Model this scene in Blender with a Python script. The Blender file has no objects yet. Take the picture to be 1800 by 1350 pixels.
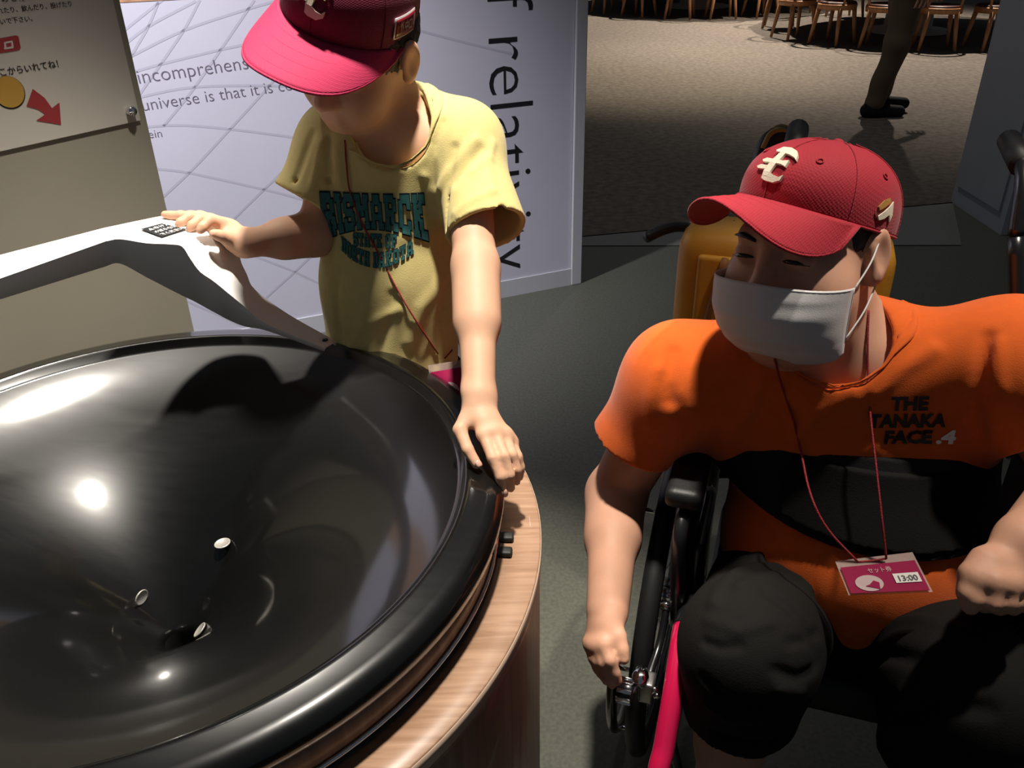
import bpy, bmesh, math, random
import numpy as np
from mathutils import Vector, Matrix
from mathutils.bvhtree import BVHTree
random.seed(4)
SC = bpy.context.scene
COL = SC.collection
PI = math.pi

# ------------------------------------------------------------------ camera
FPX, PITCH, ROLL, CH = 1480.0, math.radians(29.6), math.radians(1.1), 1.45
_F = np.array([0, math.cos(PITCH), -math.sin(PITCH)])
_D = np.array([0, -math.sin(PITCH), -math.cos(PITCH)])
_X = np.array([1.0, 0, 0])
_R = math.cos(ROLL) * _X + math.sin(ROLL) * _D
_DN = -math.sin(ROLL) * _X + math.cos(ROLL) * _D
CAM = np.array([0, 0, CH])
cd = bpy.data.cameras.new('camera'); cam = bpy.data.objects.new('camera', cd); COL.objects.link(cam)
cd.sensor_width = 36; cd.lens = 36 * FPX / 1800; cd.clip_start = 0.02; cd.clip_end = 100
cam.matrix_world = Matrix([[_R[i], -_DN[i], -_F[i], CAM[i]] for i in range(3)] + [[0, 0, 0, 1]])
SC.camera = cam

def ray(u, v): return _F + (u - 900) / FPX * _R + (v - 675) / FPX * _DN
def P(u, v, t): return CAM + ray(u, v) * t                    # a point at depth t
def PZ(u, v, z):
    q = ray(u, v); return CAM + q * ((z - CH) / q[2])
def PY(u, v, y):
    q = ray(u, v); return CAM + q * (y / q[1])
def PPL(u, v, o, n):                                          # on a plane
    q = ray(u, v); return CAM + q * (np.dot(np.asarray(o) - CAM, n) / np.dot(q, n))

# ------------------------------------------------------------------ world, lights, exposure
w = bpy.data.worlds.new('world'); SC.world = w; w.use_nodes = True
w.node_tree.nodes['Background'].inputs[0].default_value = (0.75, 0.85, 1.0, 1)
w.node_tree.nodes['Background'].inputs[1].default_value = 0.065
SC.view_settings.view_transform = 'Standard'; SC.view_settings.look = 'None'
SC.view_settings.exposure = 0.0; SC.view_settings.gamma = 1.0; SC.view_settings.use_curve_mapping = False

def spot(name, loc, target, power, size, blend=0.4, radius=0.05, col=(1, 0.93, 0.82)):
    l = bpy.data.lights.new(name, 'SPOT'); l.energy = power; l.spot_size = math.radians(size); l.spot_blend = blend
    l.shadow_soft_size = radius; l.color = col
    o = bpy.data.objects.new(name, l); COL.objects.link(o); o.location = loc
    d = Vector(target) - Vector(loc); o.rotation_euler = d.to_track_quat('-Z', 'Y').to_euler()
    return o
spot('spot_overhead', (0.02, 1.08, 3.0), (-0.30, 1.08, 0.9), 430, 40, 0.5, 0.06)
spot('spot_wheelchair', (1.0, 1.0, 3.0), (0.60, 1.0, 0.8), 250, 33, 0.8, 0.05, (1, 0.9, 0.78))
spot('spot_back_left', (-0.9, 1.85, 3.0), (-0.60, 1.0, 0.85), 150, 24, 0.5, 0.06)
spot('spot_graphic_wall', (-1.9, 1.3, 3.1), (-1.35, 2.85, 0.9), 780, 60, 0.9, 0.08, (0.95, 0.93, 1.0))
spot('spot_hall_near', (4.9, 10.9, 5.0), (4.7, 10.0, 0), 2600, 90, 0.7, 0.06, (1, 0.86, 0.74))
spot('spot_hall_far', (2.95, 14.2, 5.0), (2.7, 13.2, 0), 3000, 90, 0.7, 0.06, (1, 0.86, 0.74))
spot('fill_passage', (1.3, 5.6, 4.2), (1.6, 5.0, 0), 70, 110, 0.9, 0.1, (1, 0.93, 0.86))  # added fill lamp, brightens the carpet edge and grey partition
spot('spot_hall_aisle', (1.6, 8.6, 4.5), (1.4, 8.8, 0), 900, 60, 0.9, 0.1, (1, 0.85, 0.64))

# ------------------------------------------------------------------ materials
def nd(nt, t, **kw):
    n = nt.nodes.new(t)
    for k, v in kw.items(): setattr(n, k, v)
    return n
MATS = {}
def mat(name, col, rough=0.6, spec=0.5, metal=0.0, var=0.0, vscale=30, bump=0.0, bscale=200, coat=0.0, coatr=0.05,
        sss=0.0, sheen=0.0, trans=0.0, alpha=1.0, bstretch=None, btex='noise', col2=None, emit=0):
    if name in MATS: return MATS[name]
    m = bpy.data.materials.new(name); m.use_nodes = True; nt = m.node_tree; b = nt.nodes['Principled BSDF']
    c = (*col, 1); b.inputs['Base Color'].default_value = c
    b.inputs['Roughness'].default_value = rough; b.inputs['Specular IOR Level'].default_value = spec; b.inputs['Metallic'].default_value = metal
    b.inputs['Coat Weight'].default_value = coat; b.inputs['Coat Roughness'].default_value = coatr
    b.inputs['Sheen Weight'].default_value = sheen; b.inputs['Transmission Weight'].default_value = trans; b.inputs['Alpha'].default_value = alpha
    if sss:
        b.inputs['Subsurface Weight'].default_value = sss; b.inputs['Subsurface Radius'].default_value = (0.012, 0.004, 0.002); b.inputs['Subsurface Scale'].default_value = 0.5
    tc = nd(nt, 'ShaderNodeTexCoord')
    if var or col2:
        n = nd(nt, 'ShaderNodeTexNoise'); n.inputs['Scale'].default_value = vscale; n.inputs['Detail'].default_value = 5
        nt.links.new(tc.outputs['Object'], n.inputs['Vector'])
        r = nd(nt, 'ShaderNodeValToRGB'); r.color_ramp.elements[0].position = 0.3; r.color_ramp.elements[1].position = 0.7
        k2 = col2 if col2 else tuple(min(1, x * (1 + var)) for x in col)
        k1 = col if col2 else tuple(x * (1 - var) for x in col)
        r.color_ramp.elements[0].color = (*k1, 1); r.color_ramp.elements[1].color = (*k2, 1)
        nt.links.new(n.outputs['Fac'], r.inputs['Fac']); nt.links.new(r.outputs['Color'], b.inputs['Base Color'])
    if bump:
        if btex == 'weave':
            mp = nd(nt, 'ShaderNodeMapping'); nt.links.new(tc.outputs['Object'], mp.inputs['Vector'])
            mp.inputs['Rotation'].default_value = (0.5, 0.6, 0.78)
            n = nd(nt, 'ShaderNodeTexVoronoi'); n.inputs['Scale'].default_value = bscale; n.inputs['Randomness'].default_value = 0.15
            nt.links.new(mp.outputs['Vector'], n.inputs['Vector']); out = n.outputs['Distance']
        else:
            n = nd(nt, 'ShaderNodeTexNoise'); n.inputs['Scale'].default_value = bscale; n.inputs['Detail'].default_value = 4
            if bstretch:
                mp = nd(nt, 'ShaderNodeMapping'); mp.inputs['Scale'].default_value = bstretch
                nt.links.new(tc.outputs['Object'], mp.inputs['Vector']); nt.links.new(mp.outputs['Vector'], n.inputs['Vector'])
            else: nt.links.new(tc.outputs['Object'], n.inputs['Vector'])
            out = n.outputs['Fac']
        bp = nd(nt, 'ShaderNodeBump'); bp.inputs['Strength'].default_value = bump; bp.inputs['Distance'].default_value = 0.002
        nt.links.new(out, bp.inputs['Height']); nt.links.new(bp.outputs['Normal'], b.inputs['Normal'])
    MATS[name] = m
    return m

def wood_mat(name, c1, c2, rough=0.4, stretch=(2, 30, 30), coat=0.0):
    if name in MATS: return MATS[name]
    m = bpy.data.materials.new(name); m.use_nodes = True; nt = m.node_tree; b = nt.nodes['Principled BSDF']
    tc = nd(nt, 'ShaderNodeTexCoord'); mp = nd(nt, 'ShaderNodeMapping'); mp.inputs['Scale'].default_value = stretch
    nt.links.new(tc.outputs['Object'], mp.inputs['Vector'])
    n = nd(nt, 'ShaderNodeTexNoise'); n.inputs['Scale'].default_value = 3.0; n.inputs['Detail'].default_value = 8; n.inputs['Distortion'].default_value = 0.6
    nt.links.new(mp.outputs['Vector'], n.inputs['Vector'])
    r = nd(nt, 'ShaderNodeValToRGB'); r.color_ramp.elements[0].position = 0.32; r.color_ramp.elements[1].position = 0.68
    r.color_ramp.elements[0].color = (*c1, 1); r.color_ramp.elements[1].color = (*c2, 1)
    nt.links.new(n.outputs['Fac'], r.inputs['Fac']); nt.links.new(r.outputs['Color'], b.inputs['Base Color'])
    b.inputs['Roughness'].default_value = rough; b.inputs['Coat Weight'].default_value = coat
    MATS[name] = m
    return m

# ------------------------------------------------------------------ object helpers
def tag(o, label=None, cat=None, group=None, kind=None):
    if label: o['label'] = label
    if cat: o['category'] = cat
    if group: o['group'] = group
    if kind: o['kind'] = kind
    return o
def empty(name, loc, label=None, cat=None, group=None):
    o = bpy.data.objects.new(name, None); COL.objects.link(o); o.location = loc; o.empty_display_size = 0.05
    bpy.context.view_layer.update()
    return tag(o, label, cat, group)
def link(name, me, m, parent=None, smooth=True):
    if m is not None: me.materials.append(m)
    if smooth: me.polygons.foreach_set('use_smooth', [True] * len(me.polygons))
    o = bpy.data.objects.new(name, me); COL.objects.link(o)
    if parent is not None:
        o.parent = parent
        o.matrix_parent_inverse = MW(parent).inverted()
    return o
def MW(o):
    m = o.matrix_basis.copy()
    if o.parent: m = MW(o.parent) @ o.matrix_parent_inverse @ m
    return m
def mesh(name, verts, faces):
    me = bpy.data.meshes.new(name); me.from_pydata([tuple(map(float, v)) for v in verts], [], faces); me.update(); return me
def bm_link(name, bm, m, parent=None, smooth=True, sharp=None):
    me = bpy.data.meshes.new(name); bm.normal_update(); bm.to_mesh(me); bm.free()
    o = link(name, me, m, parent, smooth)
    if sharp is not None: me.set_sharp_from_angle(angle=math.radians(sharp))
    return o
def box_bm(size, M=Matrix(), bevel=0.0, seg=2):
    bm = bmesh.new(); bmesh.ops.create_cube(bm, size=1)
    bmesh.ops.scale(bm, vec=size, verts=bm.verts)
    if bevel: bmesh.ops.bevel(bm, geom=bm.edges[:], offset=bevel, segments=seg, affect='EDGES', profile=0.6)
    bmesh.ops.transform(bm, matrix=M, verts=bm.verts)
    return bm
def frame_m(o, x, y, z):
    return Matrix([[x[i], y[i], z[i], o[i]] for i in range(3)] + [[0, 0, 0, 1]])
def catmull(pts, n=6):
    pts = [np.asarray(p, float) for p in pts]
    if len(pts) < 3: return pts
    q = [2 * pts[0] - pts[1]] + pts + [2 * pts[-1] - pts[-2]]
    out = []
    for i in range(1, len(q) - 2):
        for k in range(n):
            t = k / n
            out.append(0.5 * (2 * q[i] + (q[i + 1] - q[i - 1]) * t + (2 * q[i - 1] - 5 * q[i] + 4 * q[i + 1] - q[i + 2]) * t * t
                              + (3 * q[i] - q[i - 1] - 3 * q[i + 1] + q[i + 2]) * t ** 3))
    out.append(pts[-1]); return out
def tube_geo(pts, r, n=10, closed=False):
    pts = [np.asarray(p, float) for p in pts]; m = len(pts)
    rs = r if hasattr(r, '__len__') else [r] * m
    if len(rs) != m: rs = np.interp(np.linspace(0, 1, m), np.linspace(0, 1, len(rs)), rs)
    V, Fc = [], []; prev = None
    for i in range(m):
        a = pts[(i - 1) % m] if (closed or i > 0) else pts[i]; b = pts[(i + 1) % m] if (closed or i < m - 1) else pts[i]
        d = b - a; d = d / (np.linalg.norm(d) + 1e-12)
        if prev is None:
            h = np.array([0, 0, 1.0]) if abs(d[2]) < 0.9 else np.array([1.0, 0, 0])
            x = np.cross(h, d)
        else: x = prev - d * np.dot(prev, d)
        x /= np.linalg.norm(x); y = np.cross(d, x); prev = x
        for k in range(n):
            a_ = 2 * PI * k / n; V.append(pts[i] + rs[i] * (math.cos(a_) * x + math.sin(a_) * y))
    for i in range(m if closed else m - 1):
        j = (i + 1) % m
        for k in range(n): Fc.append((i * n + k, i * n + (k + 1) % n, j * n + (k + 1) % n, j * n + k))
    if not closed: Fc.append(tuple(range(n))[::-1]); Fc.append(tuple((m - 1) * n + k for k in range(n)))
    return V, Fc
def tube(name, pts, r, m, parent=None, n=10, sub=6, closed=False):
    p = catmull(pts, sub) if sub > 1 else pts
    V, Fc = tube_geo(p, r, n, closed); return link(name, mesh(name, V, Fc), m, parent)
def lathe(name, prof, c, m, parent=None, n=96, axis=None, closed=False):
    V, Fc = [], []; k = len(prof)
    A = axis if axis is not None else np.eye(3)
    for i in range(n):
        a = 2 * PI * i / n
        for r, z in prof: V.append(np.asarray(c) + A @ np.array([r * math.cos(a), r * math.sin(a), z]))
    for i in range(n):
        j = (i + 1) % n
        for q in range(k if closed else k - 1):
            q2 = (q + 1) % k
            Fc.append((i * k + q, j * k + q, j * k + q2, i * k + q2))
    return link(name, mesh(name, V, Fc), m, parent)
def solidify(o, th, offset=-1):
    md = o.modifiers.new('solid', 'SOLIDIFY'); md.thickness = th; md.offset = offset; return o
def bevelmod(o, wdt, seg=2):
    md = o.modifiers.new('bev', 'BEVEL'); md.width = wdt; md.segments = seg; md.limit_method = 'ANGLE'; return o

# ------------------------------------------------------------------ signed-distance bodies -> one continuous mesh
def A(x): return np.asarray(x, np.float32)
def cap(a, b, ra, rb=None, k=0.02, n=None, s=1.0, op=1):
    a = A(a); b = A(b); rb = ra if rb is None else rb; ba = b - a; L2 = float(ba @ ba) + 1e-12
    nn = None if n is None else A(n) / np.linalg.norm(n)
    def f(p):
        q = p - a
        if nn is not None: q = q + np.outer(q @ nn, nn) * (1 / s - 1)
        t = np.clip(q @ ba / L2, 0, 1)
        return np.linalg.norm(q - t[:, None] * ba, axis=1) - (ra + (rb - ra) * t)
    return (op, f, (a + b) / 2, math.sqrt(L2) / 2 + max(ra, rb) * max(1, s), k)
def ell(c, r, k=0.02, M=None, op=1):
    c = A(c); r = A(r); M = A(np.eye(3) if M is None else M)
    def f(p):
        q = (p - c) @ M.T; k0 = np.linalg.norm(q / r, axis=1); k1 = np.linalg.norm(q / (r * r), axis=1) + 1e-9
        return k0 * (k0 - 1) / k1
    return (op, f, c, float(max(r)), k)
def cutcap(a, b, ra, rb, pc, pn, k=0.02, n=None, s=1.0):      # capsule ended by a plane (a cuff)
    base = cap(a, b, ra, rb, k, n, s); pc = A(pc); pn = A(pn) / np.linalg.norm(pn)
    def f(p): return np.maximum(base[1](p), (p - pc) @ pn)
    return (1, f, base[2], base[3], k)
def torus(c, n, R, r, k=0.005, sx=None, rx=1.0):
    c = A(c); n = A(n) / np.linalg.norm(n)
    sxv = None if sx is None else A(sx) / np.linalg.norm(sx)
    def f(p):
        q = p - c
        if sxv is not None: q = q + np.outer(q @ sxv, sxv) * (1 / rx - 1)
        h = q @ n; rad = np.linalg.norm(q - np.outer(h, n), axis=1) - R
        return np.sqrt(rad * rad + h * h) - r
    return (1, f, c, R * max(1, rx) + r, k)
def sub(pr, k=None): return (-1, pr[1], pr[2], pr[3], pr[4] if k is None else k)
def fold(pts, wd, amp):                                        # a ridge (amp>0) or crease (amp<0) along a polyline
    pts = [A(p) for p in pts]; c = sum(pts) / len(pts); R = max(float(np.linalg.norm(p - c)) for p in pts) + 2.5 * wd
    def f(p):
        d = np.full(len(p), 9.0, np.float32)
        for a, b in zip(pts[:-1], pts[1:]):
            ba = b - a; t = np.clip((p - a) @ ba / float(ba @ ba), 0, 1); d = np.minimum(d, np.linalg.norm(p - a - t[:, None] * ba, axis=1))
        return amp * np.exp(-(d / wd) ** 2)
    return (0, f, c, R, amp)
def field(prims, p, idx):
    d = np.full(len(p), 1.0, np.float32)
    for i in idx:
        op, f, c, R, k = prims[i]; q = f(p)
        if op == 1:
            h = np.maximum(k - np.abs(d - q), 0) / k; d = np.minimum(d, q) - h * h * k * 0.25
        elif op == -1:
            q = -q; h = np.maximum(k - np.abs(d - q), 0) / k; d = np.maximum(d, q) + h * h * k * 0.25
        elif op == 0: d = d - q
        else: d = np.maximum(d, q)
    return d
def sdf_mesh(name, prims, h, parent, m, extra=None, lo=None, hi=None):
    cs = np.array([p[2] for p in prims if p[0] == 1]); rs = np.array([p[3] for p in prims if p[0] == 1])
    lo = (cs - rs[:, None]).min(0) - 3 * h if lo is None else np.array(lo)
    hi = (cs + rs[:, None]).max(0) + 3 * h if hi is None else np.array(hi)
    B = 16; nb = np.ceil((hi - lo) / (h * B)).astype(int); n = nb * B
    V = np.empty(n, np.float32)
    C = np.array([p[2] for p in prims]); R = np.array([p[3] for p in prims])
    al = [i for i, p in enumerate(prims) if p[0] == 2]
    g = np.stack(np.meshgrid(*[np.arange(B)] * 3, indexing='ij'), -1).reshape(-1, 3).astype(np.float32) * h
    br = B * h * 0.5 * math.sqrt(3)
    bc = np.stack(np.meshgrid(*[np.arange(x) for x in nb], indexing='ij'), -1).reshape(-1, 3)
    ctr = (lo + (bc + 0.5) * B * h).astype(np.float32)
    dc = field(prims, ctr, range(len(prims)))
    for q, (bi, cc, d0) in enumerate(zip(bc, ctr, dc)):
        sl = tuple(slice(x * B, x * B + B) for x in bi)
        if abs(d0) > br * 1.35 + 0.02: V[sl] = np.sign(d0); continue
        near = np.linalg.norm(C - cc, axis=1) - R < br + 0.05
        idx = [i for i in range(len(prims)) if near[i] or i in al]
        if not any(prims[i][0] == 1 for i in idx): V[sl] = 1; continue
        p = g + (lo + bi * B * h).astype(np.float32)
        d = field(prims, p, idx)
        if extra is not None: d = d - extra(p)
        V[sl] = d.reshape(B, B, B)
    I = V < 0
    I[0] = I[-1] = False; I[:, 0] = I[:, -1] = False; I[:, :, 0] = I[:, :, -1] = False
    V = np.where(I, np.minimum(V, -1e-7), np.maximum(V, 1e-7))
    s = np.zeros(n - 1, np.uint8)
    for a in (0, 1):
        for b in (0, 1):
            for c in (0, 1): s += I[a:n[0] - 1 + a, b:n[1] - 1 + b, c:n[2] - 1 + c]
    act = np.argwhere((s > 0) & (s < 8)); vid = np.full(n - 1, -1, np.int32); vid[tuple(act.T)] = np.arange(len(act))
    cor = [(a, b, c) for a in (0, 1) for b in (0, 1) for c in (0, 1)]
    cv = np.stack([V[act[:, 0] + a, act[:, 1] + b, act[:, 2] + c] for a, b, c in cor], 1)
    acc = np.zeros((len(act), 3)); cnt = np.zeros(len(act))
    for i in range(8):
        for j in range(i + 1, 8):
            if sum(abs(x - y) for x, y in zip(cor[i], cor[j])) != 1: continue
            va, vb = cv[:, i], cv[:, j]; cr = (va < 0) != (vb < 0); t = np.where(cr, va / np.where(cr, va - vb, 1), 0)
            pt = np.array(cor[i]) + t[:, None] * (np.array(cor[j]) - np.array(cor[i])); acc += pt * cr[:, None]; cnt += cr
    vert = lo + (act + acc / cnt[:, None]) * h
    quads = []
    for ax in range(3):
        a1, a2 = (ax + 1) % 3, (ax + 2) % 3
        sA = [slice(None)] * 3; sB = [slice(None)] * 3; sA[ax] = slice(0, -1); sB[ax] = slice(1, None)
        Ia, Ib = I[tuple(sA)], I[tuple(sB)]
        e = np.argwhere(Ia != Ib); e = e[(e[:, a1] > 0) & (e[:, a2] > 0)]
        fl = Ia[tuple(e.T)]
        def vv(d1, d2):
            q = e.copy(); q[:, a1] -= d1; q[:, a2] -= d2; return vid[tuple(q.T)]
        Q = np.stack([vv(1, 1), vv(0, 1), vv(0, 0), vv(1, 0)], 1)
        Q[~fl] = Q[~fl][:, ::-1]; quads.append(Q)
    Q = np.concatenate(quads); Q = Q[(Q >= 0).all(1)]
    me = bpy.data.meshes.new(name); me.vertices.add(len(vert)); me.vertices.foreach_set('co', vert.astype(np.float32).ravel())
    me.loops.add(Q.size); me.loops.foreach_set('vertex_index', Q.ravel().astype(np.int32))
    me.polygons.add(len(Q)); me.polygons.foreach_set('loop_start', np.arange(0, Q.size, 4, dtype=np.int32))
    me.update(calc_edges=True); me.validate()
    return link(name, me, m, parent)
def noise_disp(amp, sc, seed=0):
    rs = np.random.RandomState(seed); D = rs.randn(7, 3); D /= np.linalg.norm(D, axis=1)[:, None]; ph = rs.rand(7) * 6.28; fr = sc * (0.6 + rs.rand(7))
    def f(p): return amp * sum(np.sin(p @ A(D[i]) * fr[i] + ph[i]) for i in range(7)) / 3.0
    return f
def surf_folds(prims, specs, h=0.009):
    """folds laid on the surface of a garment: specs = (pixel polyline, width, height)"""
    o = sdf_mesh('fold_base', prims, h, None, None); bv = bvh_of(o); me = o.data; bpy.data.objects.remove(o); bpy.data.meshes.remove(me); out = []
    for px, wd, amp in specs:
        pts = [hit(bv, u, v)[0] for u, v in px]; pts = [p for p in pts if p is not None]
        if len(pts) > 1: out.append(fold(pts, wd, amp))
    return out
def collar_band(bvh, c, e1, e2, r0, r1, lift, m, parent, n=56, rows=4):
    V = []
    for i in range(n):
        a = 2 * PI * i / n
        for j in range(rows + 1):
            r = r0 + (r1 - r0) * j / rows; nr = bvh.find_nearest(Vector(c + r * (math.cos(a) * e1 + math.sin(a) * e2)))
            V.append(np.array(nr[0]) + np.array(nr[1]) * lift)
    V = np.array(V).reshape(n, rows + 1, 3); V = sum(np.roll(V, k, 0) for k in (-2, -1, 0, 1, 2)) / 5
    Fc = [(i * (rows + 1) + j, ((i + 1) % n) * (rows + 1) + j, ((i + 1) % n) * (rows + 1) + j + 1, i * (rows + 1) + j + 1) for i in range(n) for j in range(rows)]
    o = link('collar', mesh('collar', V.reshape(-1, 3), Fc), m, parent); solidify(o, 0.004, 0); return o
def bvh_of(*objs):
    V, Fc = [], []
    for o in objs:
        me = o.data; M = MW(o); k = len(V)
        V += [M @ v.co for v in me.vertices]; Fc += [tuple(k + i for i in p.vertices) for p in me.polygons]
    return BVHTree.FromPolygons(V, Fc)
def hit(bvh, u, v):
    q = Vector(ray(u, v)).normalized(); r = bvh.ray_cast(Vector(CAM), q)
    return (np.array(r[0]), np.array(r[1])) if r[0] is not None else (None, None)

# ------------------------------------------------------------------ lettering helpers
def text_geo(s, size=1.0, off=0.0, align='LEFT', spacing=1.0, res=3):
    c = bpy.data.curves.new('lettering', 'FONT'); c.body = s; c.size = size; c.offset = off; c.align_x = align
    c.space_character = spacing; c.resolution_u = res
    o = bpy.data.objects.new('lettering', c); COL.objects.link(o)
    dg = bpy.context.evaluated_depsgraph_get(); me = bpy.data.meshes.new_from_object(o.evaluated_get(dg))
    V = np.array([v.co[:2] for v in me.vertices]).reshape(-1, 2); Fc = [tuple(p.vertices) for p in me.polygons]
    bpy.data.objects.remove(o); bpy.data.curves.remove(c); bpy.data.meshes.remove(me)
    return V, Fc
def flat_print(name, V2, Fc, o, x, y, m, parent, lift=0.0008):
    o, x, y = map(np.asarray, (o, x, y)); n = np.cross(x, y)
    return link(name, mesh(name, [o + a * x + b * y + n * lift for a, b in V2], Fc), m, parent, smooth=False)
def wrap_print(name, V2, Fc, o, x, y, bvh, m, parent, lift=0.0012, start=0.15, cuts=0):
    o, x, y = map(np.asarray, (o, x, y)); n = np.cross(x, y); n = n / np.linalg.norm(n); W = []
    if cuts:
        bm = bmesh.new(); vs = [bm.verts.new((a, b, 0)) for a, b in V2]
        for f in Fc:
            try: bm.faces.new([vs[i] for i in f])
            except Exception: pass
        bmesh.ops.subdivide_edges(bm, edges=bm.edges[:], cuts=cuts, use_grid_fill=True)
        bm.verts.index_update(); V2 = [(v.co.x, v.co.y) for v in bm.verts]; Fc = [tuple(v.index for v in f.verts) for f in bm.faces]; bm.free()
    for a, b in V2:
        p = o + a * x + b * y; r = bvh.ray_cast(Vector(p + n * start), Vector(-n), start * 2.5)
        if r[0] is None: W.append(p); continue
        fn = np.array(r[1]); fn = fn if np.dot(fn, n) > 0 else -fn
        W.append(np.array(r[0]) + (0.6 * fn + 0.4 * n) * lift)
    return link(name, mesh(name, W, Fc), m, parent, smooth=False)
# varsity block letters out of strokes on a 5 x 7 grid (x0,y0,x1,y1)
BLK = {
 'B': [(0,0,2,7),(1,0,4,1.5),(1,2.8,4,4.2),(1,5.5,4,7),(3.4,1,5,3.2),(3.4,3.8,5,6)],
 'I': [(0,0,3,1.5),(0,5.5,3,7),(.6,0,2.4,7)],
 'S': [(0,0,4.2,1.5),(0,0,1.5,2.4),(3.4,1,5,3.4),(.6,2.8,4.4,4.2),(0,3.6,1.6,6),(.8,5.5,5,7),(3.5,4.7,5,7)],
 'M': [(0,0,2.2,1.3),(4,0,6.2,1.3),(.4,0,1.8,7),(4.4,0,5.8,7),(0,5.7,2.4,7),(3.8,5.7,6.2,7),(1.6,3.8,2.6,6.2),(2.3,2.6,3.9,4.8),(3.6,3.8,4.6,6.2)],
 'A': [(-.2,0,2,1.3),(3.4,0,5.6,1.3),(.4,0,1.8,5.4),(3.6,0,5,5.4),(1.2,1.9,4,3.1),(1.2,5,4.2,7)],
 'R': [(0,0,2.2,1.3),(.4,0,1.9,7),(0,5.6,4,7),(1,2.8,4,4.1),(3.4,3.8,5,6.2),(2.6,1.4,4,3),(3.4,0,5.4,1.6)],
 'C': [(1,0,4.2,1.5),(0,1,1.7,6),(1,5.5,5,7),(3.5,4.5,5,7),(3.5,1,5,2.5)],
 'K': [(0,0,2.3,1.3),(.4,0,1.9,7),(0,5.7,2.3,7),(1.6,2.8,3,4.6),(2.6,4,4,5.8),(3,5.6,5.4,7),(2.5,1.4,4,3.2),(3,0,5.6,1.4)],
 'T': [(0,5.6,5,7),(0,4.4,1,7),(4,4.4,5,7),(1.7,0,3.3,7),(1,0,4,1.3)],
 'E': [(0,0,5,1.4),(0,5.6,5,7),(.4,0,2,7),(1,2.9,3.8,4.1),(3.9,0,5,2.2),(3.9,4.8,5,7)],
 'O': [(1,0,4,1.5),(1,5.5,4,7),(0,1,1.7,6),(3.3,1,5,6)],
 'F': [(0,0,2.6,1.3),(0,5.6,5,7),(.4,0,2,7),(1,2.8,3.8,4.1),(3.9,4.6,5,7)],
 'N': [(0,0,2.2,1.3),(.4,0,1.8,7),(0,5.7,2.2,7),(3.4,0,4.8,7),(3,5.7,5.2,7),(1.6,3.4,2.8,5.8),(2.4,1.6,3.6,4)],
 'H': [(0,0,2.2,1.3),(3,0,5.2,1.3),(0,5.7,2.2,7),(3,5.7,5.2,7),(.4,0,1.8,7),(3.4,0,4.8,7),(1,2.8,4,4.2)],
 'D': [(0,0,4,1.4),(0,5.6,4,7),(.4,0,2,7),(3.4,1,5,6)],
}
def block_word(word, grow=0.0, gap=1.0):
    x = 0; R = []
    for ch in word:
        if ch == ' ': x += 3; continue
        wdt = max(r[2] for r in BLK[ch])
        for r in BLK[ch]: R.append((x + r[0] - grow, r[1] - grow, x + r[2] + grow, r[3] + grow))
        x += wdt + gap
    tot = x - gap
    return [((a / tot, b / 7, c / tot, d / 7)) for a, b, c, d in R]
def rects_geo(R, warp, nx=3, ny=3):
    V, Fc = [], []
    for a, b, c, d in R:
        k = len(V)
        for j in range(ny + 1):
            for i in range(nx + 1): V.append(warp(a + (c - a) * i / nx, b + (d - b) * j / ny))
        for j in range(ny):
            for i in range(nx): q = k + j * (nx + 1) + i; Fc.append((q, q + 1, q + nx + 2, q + nx + 1))
    return V, Fc
def grid_geo(nu, nv, fn):
    V = [fn(i / nu, j / nv) for j in range(nv + 1) for i in range(nu + 1)]
    Fc = [(j * (nu + 1) + i, j * (nu + 1) + i + 1, (j + 1) * (nu + 1) + i + 1, (j + 1) * (nu + 1) + i) for j in range(nv) for i in range(nu)]
    return V, Fc
def ngon_geo(cx, cy, rx, ry, n=28):
    return [(cx + rx * math.cos(2 * PI * i / n), cy + ry * math.sin(2 * PI * i / n)) for i in range(n)], [tuple(range(n))]

# ================================================================== the setting
M_floor = mat('floor_concrete', (0.075, 0.078, 0.062), 0.5, 0.3, col2=(0.115, 0.115, 0.090), vscale=110, bump=0.03, bscale=300)
M_carpet = mat('hall_carpet', (0.12, 0.105, 0.088), 0.95, 0.1, var=0.25, vscale=22, bump=0.5, bscale=260)
M_strip = mat('floor_pale_strip', (0.16, 0.165, 0.15), 0.5, 0.3, var=0.1, vscale=120)
M_wall = mat('wall_paint', (0.60, 0.585, 0.66), 0.55, 0.3, var=0.02, vscale=6)
M_wallside = mat('wall_edge_paint', (0.52, 0.52, 0.54), 0.5, 0.3, var=0.02, vscale=6)
M_ink = mat('dark_lettering', (0.012, 0.012, 0.014), 0.5)
M_ink2 = mat('grey_lettering', (0.16, 0.14, 0.18), 0.6)
M_line = mat('grid_line_print', (0.50, 0.485, 0.56), 0.55)
M_pillar = mat('pillar_paint', (0.40, 0.41, 0.44), 0.6, 0.3, var=0.03, vscale=8)

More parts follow.
